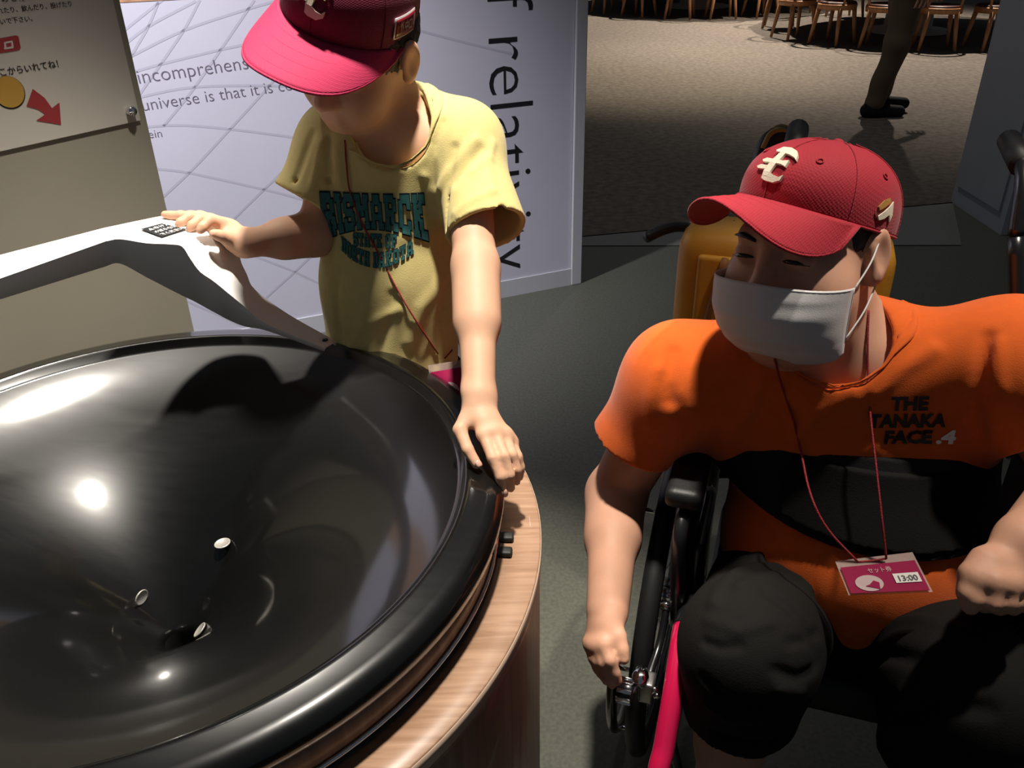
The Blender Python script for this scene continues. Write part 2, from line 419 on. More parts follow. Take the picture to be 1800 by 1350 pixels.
def poly_floor(name, pts, m, th, label):
    bm = bmesh.new(); top = [bm.verts.new(tuple(p)) for p in pts]; f = bm.faces.new(top); bm.normal_update()
    if f.normal.z < 0: f.normal_flip()
    o = bm_link(name, bm, m, smooth=False); return tag(o, label, 'floor', kind='structure')
poly_floor('floor', [(-6, -2, 0), (9, -2, 0), (9, 22, 0), (-6, 22, 0)], M_floor, 0, 'dark grey polished floor of the exhibition hall')
TA, TB = PZ(1022, 417, 0), PZ(1675, 357, 0); tdir = (TB - TA) / np.linalg.norm(TB - TA)
cpts = [TA - tdir * 6, TB + tdir * 7, TB + tdir * 7 + np.array([0, 17, 0]), TA - tdir * 6 + np.array([0, 19, 0])]
poly_floor('floor_carpet', [p + np.array([0, 0, 0.006]) for p in cpts], M_carpet, 0, 'brownish grey carpet of the hall behind the people')
poly_floor('floor_pale_strip', [p + np.array([0, 0, 0.004]) for p in (PZ(1022, 418, 0), PZ(1675, 358, 0), PZ(1690, 432, 0), PZ(1020, 433, 0))], M_strip, 0,
           'pale wedge of floor along the carpet edge')

# the wall with the printed quote: runs back to the right
W0 = np.array([0.304, 3.444, 0.0]); WANG = math.radians(23.0)
WD = np.array([math.cos(WANG), math.sin(WANG), 0]); WN = np.array([WD[1], -WD[0], 0])      # WN faces the camera
UP = np.array([0, 0, 1.0])
def WP(s, z): return W0 + WD * s + UP * z
def wall_px(u, v):
    p = PPL(u, v, W0, WN); return float(np.dot(p - W0, WD)), float(p[2])
def wall_box(s0, s1, z0, z1, d0, d1):      # d along WN (towards the camera)
    c = W0 + WD * (s0 + s1) / 2 + UP * (z0 + z1) / 2 + WN * (d0 + d1) / 2
    return box_bm((s1 - s0, d1 - d0, z1 - z0), frame_m(c, WD, -WN, UP))
wall = bm_link('wall_back', wall_box(-3.6, -0.045, 0, 2.7, -0.12, 0), M_wall, smooth=False)
tag(wall, 'white exhibition wall printed with a quotation and fine grid lines', 'wall', kind='structure')
o = bm_link('trim_1', wall_box(-0.043, 0.005, 0, 2.7, -0.13, 0.012), M_wallside, smooth=False); bevelmod(o, 0.003)
tag(o, 'pale end post of the printed wall', 'trim', kind='structure')
o = bm_link('baseboard_back', wall_box(-3.6, -0.045, 0, 0.075, 0.0, 0.006), M_wallside, smooth=False)
tag(o, 'low pale baseboard under the printed wall', 'baseboard', kind='structure')
M_woodband = wood_mat('wood_band', (0.42, 0.22, 0.12), (0.55, 0.32, 0.19), 0.5)
o = bm_link('trim_2', wall_box(-3.6, -1.0, 1.213, 1.4, 0, 0.0012), M_woodband, smooth=False)
tag(o, 'brown wooden band along the top of the printed panel', 'trim', kind='structure')
# print on the wall
def wall_text(s, s0, z0, width, m, off=0.0, spacing=1.0, tilt=0.0):
    V, Fc = text_geo(s, 1.0, off - 0.012, spacing=spacing); wd = V[:, 0].max() - V[:, 0].min(); k = width / wd
    x = WD * math.cos(tilt) + UP * math.sin(tilt); y = -WD * math.sin(tilt) + UP * math.cos(tilt)
    return flat_print('lettering', (V - [V[:, 0].min(), 0]) * k, Fc, WP(s0, z0), x, y, m, wall)
sa, za = wall_px(245, 147); sb, zb = wall_px(452, 119)
wall_text('incomprehensible thing about', sa, za, (sb - sa) * 28 / 14.2, M_ink2, tilt=math.atan2(zb - za, sb - sa))
sa, za = wall_px(252, 195); sb, zb = wall_px(494, 161)
wall_text('universe is that it is comprehensible', sa, za, (sb - sa) * 37 / 21.1, M_ink2, tilt=math.atan2(zb - za, sb - sa))
sa, za = wall_px(262, 243); sb, zb = wall_px(285, 239)
wall_text('Albert Einstein', sb - (sb - sa) * 15 / 2.75, za, (sb - sa) * 15 / 2.75, M_ink2)
V, Fc = text_geo('of relativity', 1.0, -0.012); V0 = text_geo('of ', 1.0)[0]
s1, z1 = wall_px(857, 64); s2, z2 = wall_px(921, 470)
VR, _ = text_geo('relativity', 1.0); kk = (z1 - z2) / (VR[:, 0].max() - VR[:, 0].min())
x_off = V[:, 0].max() - (VR[:, 0].max() - VR[:, 0].min())
flat_print('lettering', (V - [x_off, 0]) * kk, Fc, WP(s1, z1), -UP, WD, M_ink, wall)
for pl in ([(447, 0), (342, 153), (287, 222)], [(351, 0), (324, 51), (282, 113), (249, 160), (215, 215)], [(278, 4), (260, 47), (236, 89), (210, 140)],
           [(520, 95), (465, 160), (404, 227), (338, 298), (289, 344), (240, 390)], [(560, 235), (489, 309), (464, 333), (409, 387), (330, 470)],
           [(620, 380), (542, 455), (518, 478), (464, 527), (420, 570)], [(205, 64), (262, 18), (290, -4)], [(205, 90), (260, 47), (344, 2)],
           [(205, 112), (236, 96), (324, 53), (435, 16), (520, -8)], [(230, 128), (282, 113), (389, 87), (480, 68)], [(230, 174), (342, 153), (500, 151), (560, 156)],
           [(230, 226), (311, 220), (404, 227), (518, 242), (600, 258)], [(230, 292), (275, 297), (333, 304), (464, 333), (518, 347), (600, 372)],
           [(400, 432), (478, 462), (518, 478), (567, 502), (620, 530)], [(300, 515), (336, 533), (398, 560), (440, 582)], [(700, 40), (760, 60), (900, 95)]):
    q = catmull([WP(*wall_px(*p)) for p in pl], 5); V, Fc = [], []
    for i, p in enumerate(q):
        d = q[min(i + 1, len(q) - 1)] - q[max(i - 1, 0)]; d /= np.linalg.norm(d); nrm = np.cross(WN, d)
        V += [p + nrm * 0.004 + WN * 0.0004, p - nrm * 0.004 + WN * 0.0004]
        if i: Fc.append((2 * i - 2, 2 * i - 1, 2 * i + 1, 2 * i))
    link('grid_line', mesh('grid_line', V, Fc), M_line, wall, smooth=False)

# pale pillar on the right
o = bm_link('wall_right', box_bm((1.6, 0.53, 3.0), Matrix.Translation((2.42 + 0.8, 4.21, 1.5))), M_pillar, smooth=False)
tag(o, 'pale grey partition wall end on the right of the hall', 'wall', kind='structure')
o = bm_link('trim_3', box_bm((0.01, 0.44, 2.86), Matrix.Translation((2.42 - 0.004, 4.22, 1.53)), 0.003), M_pillar, smooth=False)
tag(o, 'flat raised panel on the side of the grey partition', 'trim', kind='structure')
o = bm_link('wall_far', box_bm((16, 0.2, 4), Matrix.Translation((2, 20.5, 2))), mat('far_wall_paint', (0.06, 0.055, 0.05), 0.8), smooth=False)
tag(o, 'dark far wall of the hall', 'wall', kind='structure')

# ================================================================== coin funnel
BC = np.array([-0.472, 0.855]); BZ = 0.83; RI = 0.412
M_black = mat('glossy_black_plastic', (0.0030, 0.0031, 0.0030), 0.32, 0.22, coat=0.9, coatr=0.085, bump=0.01, bscale=30)
def add_scratches(m):
    nt = m.node_tree; b = nt.nodes['Principled BSDF']; tc = nd(nt, 'ShaderNodeTexCoord')
    mp = nd(nt, 'ShaderNodeMapping'); mp.inputs['Scale'].default_value = (6, 30, 12); mp.inputs['Rotation'].default_value = (0, 0, 0.6)
    n = nd(nt, 'ShaderNodeTexNoise'); n.inputs['Scale'].default_value = 3; n.inputs['Detail'].default_value = 6
    nt.links.new(tc.outputs['Object'], mp.inputs['Vector']); nt.links.new(mp.outputs['Vector'], n.inputs['Vector'])
    r = nd(nt, 'ShaderNodeMapRange'); r.inputs['To Min'].default_value = 0.27; r.inputs['To Max'].default_value = 0.36
    nt.links.new(n.outputs['Fac'], r.inputs['Value']); nt.links.new(r.outputs['Result'], b.inputs['Roughness'])
add_scratches(M_black)
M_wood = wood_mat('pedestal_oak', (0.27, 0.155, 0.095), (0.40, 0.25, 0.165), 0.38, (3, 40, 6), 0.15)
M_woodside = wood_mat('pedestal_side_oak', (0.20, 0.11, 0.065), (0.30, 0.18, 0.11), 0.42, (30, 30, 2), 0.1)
M_chrome = mat('chrome', (0.75, 0.75, 0.76), 0.12, metal=1.0)
M_gap = mat('black_gap_rubber', (0.006, 0.006, 0.006), 0.6)
fun = empty('coin_funnel', (BC[0], BC[1], 0), 'large glossy black spiral coin funnel set in a round wooden pedestal', 'coin funnel')
def bowl_z(r):
    x = 1 - (r - 0.022) / (RI - 0.022); mm = 0.75
    return BZ - 0.006 - 0.262 * x / (1 + mm * (1 - x))
prof = [(r, bowl_z(r)) for r in np.linspace(0.022, RI - 0.006, 60)]
lip = [(RI - 0.001, BZ + 0.001), (RI + 0.003, BZ + 0.0035), (RI + 0.008, BZ + 0.003), (RI + 0.014, BZ + 0.0005), (RI + 0.026, BZ + 0.0005), (RI + 0.036, BZ - 0.002),
       (RI + 0.044, BZ - 0.008), (RI + 0.048, BZ - 0.017), (RI + 0.0475, BZ - 0.028), (RI + 0.043, BZ - 0.037), (RI + 0.034, BZ - 0.041), (RI + 0.02, BZ - 0.041), (RI + 0.01, BZ - 0.041)]
cb = (BC[0], BC[1], 0)
bowl = lathe('bowl', [(0.022, 0.40)] + prof + lip, cb, M_black, fun, n=160)
lathe('throat', [(0.0, 0.47), (0.021, 0.47), (0.0218, 0.50), (0.0218, bowl_z(0.022) - 0.004)], cb, M_gap, fun, n=32)
WR0, WR1, WZ = RI + 0.036, 0.505, 0.748
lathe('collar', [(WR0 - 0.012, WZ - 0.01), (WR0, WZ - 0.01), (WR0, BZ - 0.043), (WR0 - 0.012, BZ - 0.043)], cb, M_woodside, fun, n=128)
lathe('gap_ring', [(WR0 + 0.001, WZ - 0.006), (WR0 + 0.006, WZ - 0.006), (WR0 + 0.006, WZ + 0.002), (WR0 + 0.001, WZ + 0.002)], cb, M_gap, fun, n=128)
lathe('chrome_ring', [(WR0 + 0.0012, WZ + 0.001), (WR0 + 0.0046, WZ + 0.001), (WR0 + 0.0046, WZ + 0.008), (WR0 + 0.0012, WZ + 0.008)], cb, M_chrome, fun, n=128)
lathe('pedestal_top', [(WR0 + 0.006, WZ - 0.03), (WR0 + 0.006, WZ), (WR1 - 0.0015, WZ), (WR1, WZ - 0.0015), (WR1, WZ - 0.03)], cb, M_wood, fun, n=160)
lathe('edge_band', [(WR1 + 0.0002, WZ - 0.0016), (WR1 + 0.0012, WZ - 0.002), (WR1 + 0.0012, WZ - 0.022), (WR1 + 0.0002, WZ - 0.022)], cb, mat('edge_band', (0.5, 0.36, 0.27), 0.4), fun, n=160)
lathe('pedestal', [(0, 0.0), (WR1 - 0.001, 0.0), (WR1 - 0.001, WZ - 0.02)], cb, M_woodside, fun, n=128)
for k, ang in enumerate((-2.5, -6.0)):                       # two small black hinge stops on the wooden top
    a = math.radians(ang); c = np.array([BC[0] + (WR0 + 0.012) * math.cos(a), BC[1] + (WR0 + 0.012) * math.sin(a), WZ + 0.004])
    bm = box_bm((0.022, 0.014, 0.008), frame_m(c, (math.cos(a), math.sin(a), 0), (-math.sin(a), math.cos(a), 0), (0, 0, 1)), 0.003)
    bm_link('stop_tab', bm, M_gap, fun)
bv_bowl = bvh_of(bowl)
# coins rolling down the funnel on edge
M_coin = mat('coin_silver', (0.45, 0.43, 0.39), 0.35, 0.6, metal=0.35, bump=0.3, bscale=600)
def coin(u, v, head, lean, label):
    p, n = hit(bv_bowl, u, v); n = n / np.linalg.norm(n); n = n if n[2] > 0 else -n
    t = head - n * np.dot(head, n); t = t / np.linalg.norm(t); ax = np.cross(t, n)
    ax = ax * math.cos(lean) + n * math.sin(lean); upv = np.cross(ax, t); upv = upv if np.dot(upv, n) > 0 else -upv
    c = p + upv * 0.0118
    o = lathe('coin', [(0, 0.0007), (0.0095, 0.0007), (0.0098, 0.0010), (0.0112, 0.0010), (0.0115, 0.0006), (0.0115, -0.0006), (0.0112, -0.0010), (0.0098, -0.0010), (0.0095, -0.0007), (0, -0.0007)],
              c, M_coin, None, n=40, axis=np.column_stack([t, upv, ax]))
    tag(o, label, 'coin', 'coins rolling in the funnel')
coin(400, 946, np.array([0.9, -0.3, 0]), -0.9, 'silver coin rolling highest up the far side of the black bowl')
coin(252, 1060, np.array([0.35, 0.9, 0]), 0.7, 'silver coin rolling on the left side of the funnel throat')
coin(356, 1096, np.array([0.95, 0.25, 0]), -1.15, 'silver coin leaning almost flat beside the funnel throat')

# ================================================================== white coin chute
M_white = mat('white_enamel_metal', (0.80, 0.785, 0.76), 0.4, 0.4, bump=0.03, bscale=20)
FAR = [(-160, 487, 1.10), (0, 450, 1.16), (184, 402, 1.235), (240, 390, 1.28), (300, 379, 1.31), (350, 380, 1.315), (395, 392, 1.31), (413, 415, 1.30), (420, 455, 1.29), (432, 482, 1.29), (447, 510, 1.30), (505, 553, 1.32), (590, 601, 1.345)]
NEA = [(-160, 530, 1.06), (0, 490, 1.12), (186, 425, 1.18), (212, 421, 1.17), (258, 428, 1.17), (300, 430, 1.175), (320, 434, 1.18), (334, 454, 1.19), (352, 478, 1.20), (380, 498, 1.22), (425, 535, 1.24), (470, 570, 1.27), (572, 612, 1.32)]
BOT = [(-160, 568, 1.075), (0, 525, 1.135), (186, 467, 1.195), (212, 462, 1.185), (258, 486, 1.19), (300, 508, 1.20), (322, 519, 1.205), (345, 530, 1.21), (372, 545, 1.22), (400, 560, 1.24), (432, 573, 1.25), (472, 581, 1.275), (570, 617, 1.32)]
fa_ = [P(*a) for a in FAR]; nb_ = [P(*b) for b in NEA]; bo_ = []
for i, c in enumerate(BOT):                                   # the skirt hangs from the near edge, leaning a little inwards
    d = nb_[min(i + 1, len(nb_) - 1)] - nb_[max(i - 1, 0)]; d = np.array([d[0], d[1], 0]); d /= np.linalg.norm(d)
    sn = np.array([d[1], -d[0], -0.42]); sn /= np.linalg.norm(sn); bo_.append(PPL(c[0], c[1], nb_[i], sn))
rows3 = [[fa_[i] - UP * np.linalg.norm(nb_[i] - bo_[i]) * 0.9, fa_[i], nb_[i], bo_[i]] for i in range(len(FAR))]
sm = [catmull([r[k] for r in rows3[2:]], 4) for k in range(4)]
rows3 = rows3[:2] + [[sm[k][i] for k in range(4)] for i in range(len(sm[0]))]
V = [p for r in rows3 for p in r]; Fc = []; n = len(rows3)
for i in range(n - 1):
    for k in range(3): Fc.append((4 * i + k, 4 * i + k + 1, 4 * i + 5 + k, 4 * i + 4 + k))
chute = empty('coin_chute', tuple(P(*BOT[4])), 'white metal coin chute sloping down onto the black funnel rim', 'chute')
me = mesh('slide', V, Fc); so = link('slide', me, M_white, chute); me.set_sharp_from_angle(angle=math.radians(35)); solidify(so, 0.003, 0)
# label on the plate
bvs = bvh_of(so)
q = [P(248, 407, 1.19), P(295, 396, 1.23), P(330, 404, 1.23), P(286, 418, 1.19)]
lab = []
for (u, v) in ((248, 406), (285, 396), (330, 406), (285, 420)):
    h_, n_ = hit(bvs, u, v); lab.append(h_ + np.array([0, 0, 0.003]))
sl = link('sticker', mesh('sticker', lab, [(0, 3, 2, 1)]), M_ink, chute, smooth=False)
xl = (lab[2] - lab[3]); yl = (lab[0] - lab[3]); M_wink = mat('white_lettering', (0.8, 0.8, 0.78), 0.5)
rows = ['▲きけん', 'のぼらない', 'でください']
for i, s in enumerate(rows):
    V2, F2 = text_geo(s, 1.0, 0.02, res=1); wd = V2[:, 0].max()
    Vw = [lab[3] + yl * (0.9 - 0.3 * i - 0.24 + 0.22 * b) + xl * (0.08 + 0.84 * a / wd) + np.array([0, 0, 0.0008]) for a, b in V2]
    link('lettering', mesh('lettering', Vw, F2), M_wink, sl, smooth=False)
p, n_ = hit(bvs, 572, 601)
lathe('screw', [(0, 0.002), (0.004, 0.002), (0.005, 0)], p + np.array([0, 0, 0.003]), M_gap, chute, n=12)

# ================================================================== sign stand
M_beige = mat('beige_panel', (0.27, 0.25, 0.20), 0.55, 0.4, var=0.03, vscale=5)
M_board = mat('sign_board_acrylic', (0.50, 0.47, 0.42), 0.3, 0.5, coat=0.5, coatr=0.15)
gd = ray(2050, -195); gd = np.array([gd[0], gd[1], 0]); gd /= np.linalg.norm(gd); gn = np.array([gd[1], -gd[0], 0])   # gn faces the camera
S0 = PY(300, 400, 1.60)
S0 = np.array([S0[0], S0[1], 0])
stand = empty('sign_stand', (S0[0] - gd[0] * 0.4, S0[1] - gd[1] * 0.4, 0), 'beige upright panel carrying a sign, standing behind the funnel', 'sign stand')
def sbox(g0, g1, z0, z1, d0, d1, bev=0.0):
    c = S0 + gd * (g0 + g1) / 2 + UP * (z0 + z1) / 2 + gn * (d0 + d1) / 2
    return box_bm((g1 - g0, d1 - d0, z1 - z0), frame_m(c, gd, -gn, UP), bev)
bm_link('panel', sbox(-0.95, 0, 0.0, 1.53, -0.05, 0), M_beige, stand, smooth=False)
SF = S0 + gn * 0.012                       # front face of the sign board
def sign_px(u, v, d=0.004):
    p = PPL(u, v, S0 + gn * d, gn); return float(np.dot(p - S0, gd)), float(p[2])
zb_ = sign_px(247, 212)[1]
board = bm_link('sign_board', sbox(-0.94, sign_px(246, 205)[0], zb_, 1.50, 0.0005, 0.004, 0.0008), M_board, stand, smooth=False)
g_, z_ = sign_px(228, 195); c_ = S0 + gd * g_ + UP * z_ + gn * 0.004
ax_ = np.column_stack([gd, UP, gn])
lathe('bolt', [(0, 0.014), (0.003, 0.014), (0.004, 0.011), (0.0075, 0.011), (0.0085, 0.009), (0.0085, 0)], c_, M_chrome, stand, n=20, axis=ax_)
M_tagred = mat('sign_red', (0.28, 0.03, 0.035), 0.5); M_gold = mat('sign_gold', (0.42, 0.24, 0.04), 0.5); M_cream = mat('sign_cream', (0.6, 0.55, 0.5), 0.5)
def SP(g, z): return S0 + gd * g + UP * z + gn * 0.0044
def sign_text(s, ua, va, ub, vb, m, off=0.012, align='L', h=None):
    ga, za = sign_px(ua, va); gb, zb = sign_px(ub, vb)
    V2, F2 = text_geo(s, 1.0, off, res=2); wd = V2[:, 0].max(); k = (gb - ga) / wd if h is None else h
    V2 = (V2 - [V2[:, 0].max(), 0]) * k
    return flat_print('lettering', V2, F2, SP(gb, (za + zb) / 2), gd, UP, m, board, 0.0004)
sign_text('ものを使って、', -12, 9, 78, -7, M_ink)
sign_text('入れたり、飲んだり、投げたり', -14, 30, 125, 6, M_ink)
sign_text('しないで下さい。', -22, 47, 57, 35, M_ink)
sign_text('ここからいれてね！', -16, 136, 103, 117, M_ink)
def sign_poly(name, px, m, lift=0.0004):
    pts = [SP(*sign_px(*p)) + gn * lift for p in px]
    return link(name, mesh(name, pts, [tuple(range(len(pts)))]), m, board, smooth=False)
sign_poly('red_tag', [(-60, 103), (-60, 78), (28, 62), (32, 64), (36, 84), (33, 88)], M_tagred)
for pr in ([(6, 74), (21, 71), (21.5, 74), (6.5, 77)], [(6, 84), (23, 81), (23, 84.5), (7, 87)], [(6, 74), (9.5, 73.5), (11, 86), (7.5, 86.5)], [(18.5, 71.5), (21.5, 71), (23.5, 84), (20, 84)]):
    sign_poly('lettering', pr, M_cream, 0.0008)
gc, zc = sign_px(16, 163); ge, ze = sign_px(42, 160)
rr = abs(ge - gc)
V2, F2 = ngon_geo(gc, zc, rr * 1.06, rr * 1.06, 40); link('coin_outline', mesh('coin_outline', [SP(a, b) for a, b in V2], F2), M_ink, board, smooth=False)
V2, F2 = ngon_geo(gc, zc + rr * 0.05, rr, rr, 40); link('coin_print', mesh('coin_print', [SP(a, b) + gn * 0.0006 for a, b in V2], F2), M_gold, board, smooth=False)
sign_poly('red_arrow', [(57, 156), (46, 187), (66, 192), (79, 201), (63, 212), (107, 219), (104, 180), (91, 190), (78, 172)], M_tagred)

# bracket that carries the high end of the chute on the sign panel
e0 = (fa_[0] + nb_[0]) / 2 - UP * 0.02; e1 = e0 - gn * (np.dot(e0 - S0, gn) - 0.004)
ln = np.linalg.norm(e1 - e0)
bm_link('bracket', box_bm((0.06, ln, 0.03), frame_m((e0 + e1) / 2, gd, -gn, UP), 0.004), M_white, chute)

# ================================================================== people: shared builders
M_skin = mat('skin', (0.62, 0.36, 0.235), 0.56, 0.28, var=0.05, vscale=25, sss=0.12, bump=0.03, bscale=300)
M_skin2 = mat('skin_man', (0.50, 0.27, 0.18), 0.56, 0.28, var=0.06, vscale=25, sss=0.12, bump=0.03, bscale=300)
M_hair = mat('black_hair', (0.008, 0.007, 0.007), 0.5, 0.4, bump=0.6, bscale=400)
M_eye = mat('eye_dark', (0.01, 0.007, 0.006), 0.15, 0.5)
M_lip = mat('lip', (0.30, 0.10, 0.08), 0.5)
def head_frame(yaw, pitch, roll):
    yaw, pitch, roll = map(math.radians, (yaw, pitch, roll))
    f = np.array([-math.sin(yaw), -math.cos(yaw), 0]); s = np.array([math.cos(yaw), -math.sin(yaw), 0])
    f2 = math.cos(pitch) * f - math.sin(pitch) * UP; u2 = math.cos(pitch) * UP + math.sin(pitch) * f
    s3 = math.cos(roll) * s + math.sin(roll) * u2; u3 = math.cos(roll) * u2 - math.sin(roll) * s
    return s3, f2, u3
class Head:
    def __init__(self, O, yaw, pitch, roll, sc):
        self.O = np.asarray(O); self.s, self.f, self.u = head_frame(yaw, pitch, roll); self.k = sc; self.M = np.stack([self.s, self.f, self.u])
    def w(self, x, y, z): return self.O + self.k * (x * self.s + y * self.f + z * self.u)
def head_prims(H, child=False):
    k = H.k; w = H.w; M = H.M; E = lambda c, r, kk=0.02, op=1: ell(w(*c), np.array(r) * k, kk * k, M, op)
    def Cc(a, b, ra, rb, kk=0.012): return cap(w(*a), w(*b), ra * k, rb * k, kk * k)
    p = [E((0, -0.010, 0.022), (0.074, 0.092, 0.076), 0.02)]
    if child:
        p += [E((0, 0.030, -0.040), (0.066, 0.066, 0.080), 0.03), E((0, 0.062, -0.098), (0.030, 0.026, 0.024), 0.035),
              E((0.036, 0.058, -0.045), (0.034, 0.032, 0.038), 0.03), E((-0.036, 0.058, -0.045), (0.034, 0.032, 0.038), 0.03)]
    else:
        p += [E((0, 0.026, -0.045), (0.071, 0.068, 0.085), 0.03), E((0, 0.058, -0.102), (0.042, 0.036, 0.030), 0.04),
              E((0.044, 0.050, -0.050), (0.038, 0.036, 0.046), 0.03), E((-0.044, 0.050, -0.050), (0.038, 0.036, 0.046), 0.03),
              E((0, 0.015, -0.105), (0.060, 0.055, 0.035), 0.04)]
    p += [Cc((-0.034, 0.080, 0.022), (0.034, 0.080, 0.022), 0.013, 0.013, 0.03),
          sub(E((0.033, 0.101, 0.004), (0.022, 0.014, 0.011), 0.02)), sub(E((-0.033, 0.101, 0.004), (0.022, 0.014, 0.011), 0.02)),
          E((0.033, 0.084, 0.002), (0.019, 0.011, 0.011), 0.008), E((-0.033, 0.084, 0.002), (0.019, 0.011, 0.011), 0.008),
          Cc((0, 0.090, 0.008), (0, 0.111, -0.032), 0.009, 0.0125, 0.016), E((0.013, 0.100, -0.036), (0.010, 0.011, 0.009), 0.010), E((-0.013, 0.100, -0.036), (0.010, 0.011, 0.009), 0.010),
          sub(Cc((-0.022, 0.101, -0.0705), (0.022, 0.101, -0.0705), 0.003, 0.003, 0.006)),
          Cc((-0.014, 0.092, -0.064), (0.014, 0.092, -0.064), 0.007, 0.007, 0.012), Cc((-0.013, 0.090, -0.078), (0.013, 0.090, -0.078), 0.008, 0.008, 0.012)]
    for sg in (1, -1):
        p += [E((sg * 0.083, -0.012, -0.004), (0.010, 0.021, 0.033), 0.010), sub(E((sg * 0.094, -0.006, 0.0), (0.009, 0.012, 0.021), 0.008)),
              E((sg * 0.082, -0.004, -0.030), (0.008, 0.010, 0.010), 0.008)]
    return p
def face_bits(H, parent, child=False):
    k = H.k
    for sg in (1, -1):
        # eyelid line: a narrow dark slit following the lid
        V, Fc = tube_geo(catmull([H.w(sg * (0.033 + dx), dy, dz) for dx, dy, dz in ((-0.016, 0.0905, 0.0), (-0.006, 0.0950, 0.0015), (0.006, 0.0940, 0.0010), (0.017, 0.0860, -0.0025))], 5),
                         [0.0006 * k, 0.0026 * k, 0.0026 * k, 0.0006 * k], 8)
        link('eye', mesh('eye', V, Fc), M_eye, parent)
        V, Fc = tube_geo(catmull([H.w(sg * (0.034 + dx), dy, dz) for dx, dy, dz in ((-0.018, 0.0955, 0.021), (0.0, 0.0945, 0.026), (0.020, 0.081, 0.022))], 5), [0.002 * k, 0.0036 * k, 0.0012 * k], 8)
        link('eyebrow', mesh('eyebrow', V, Fc), M_hair, parent)
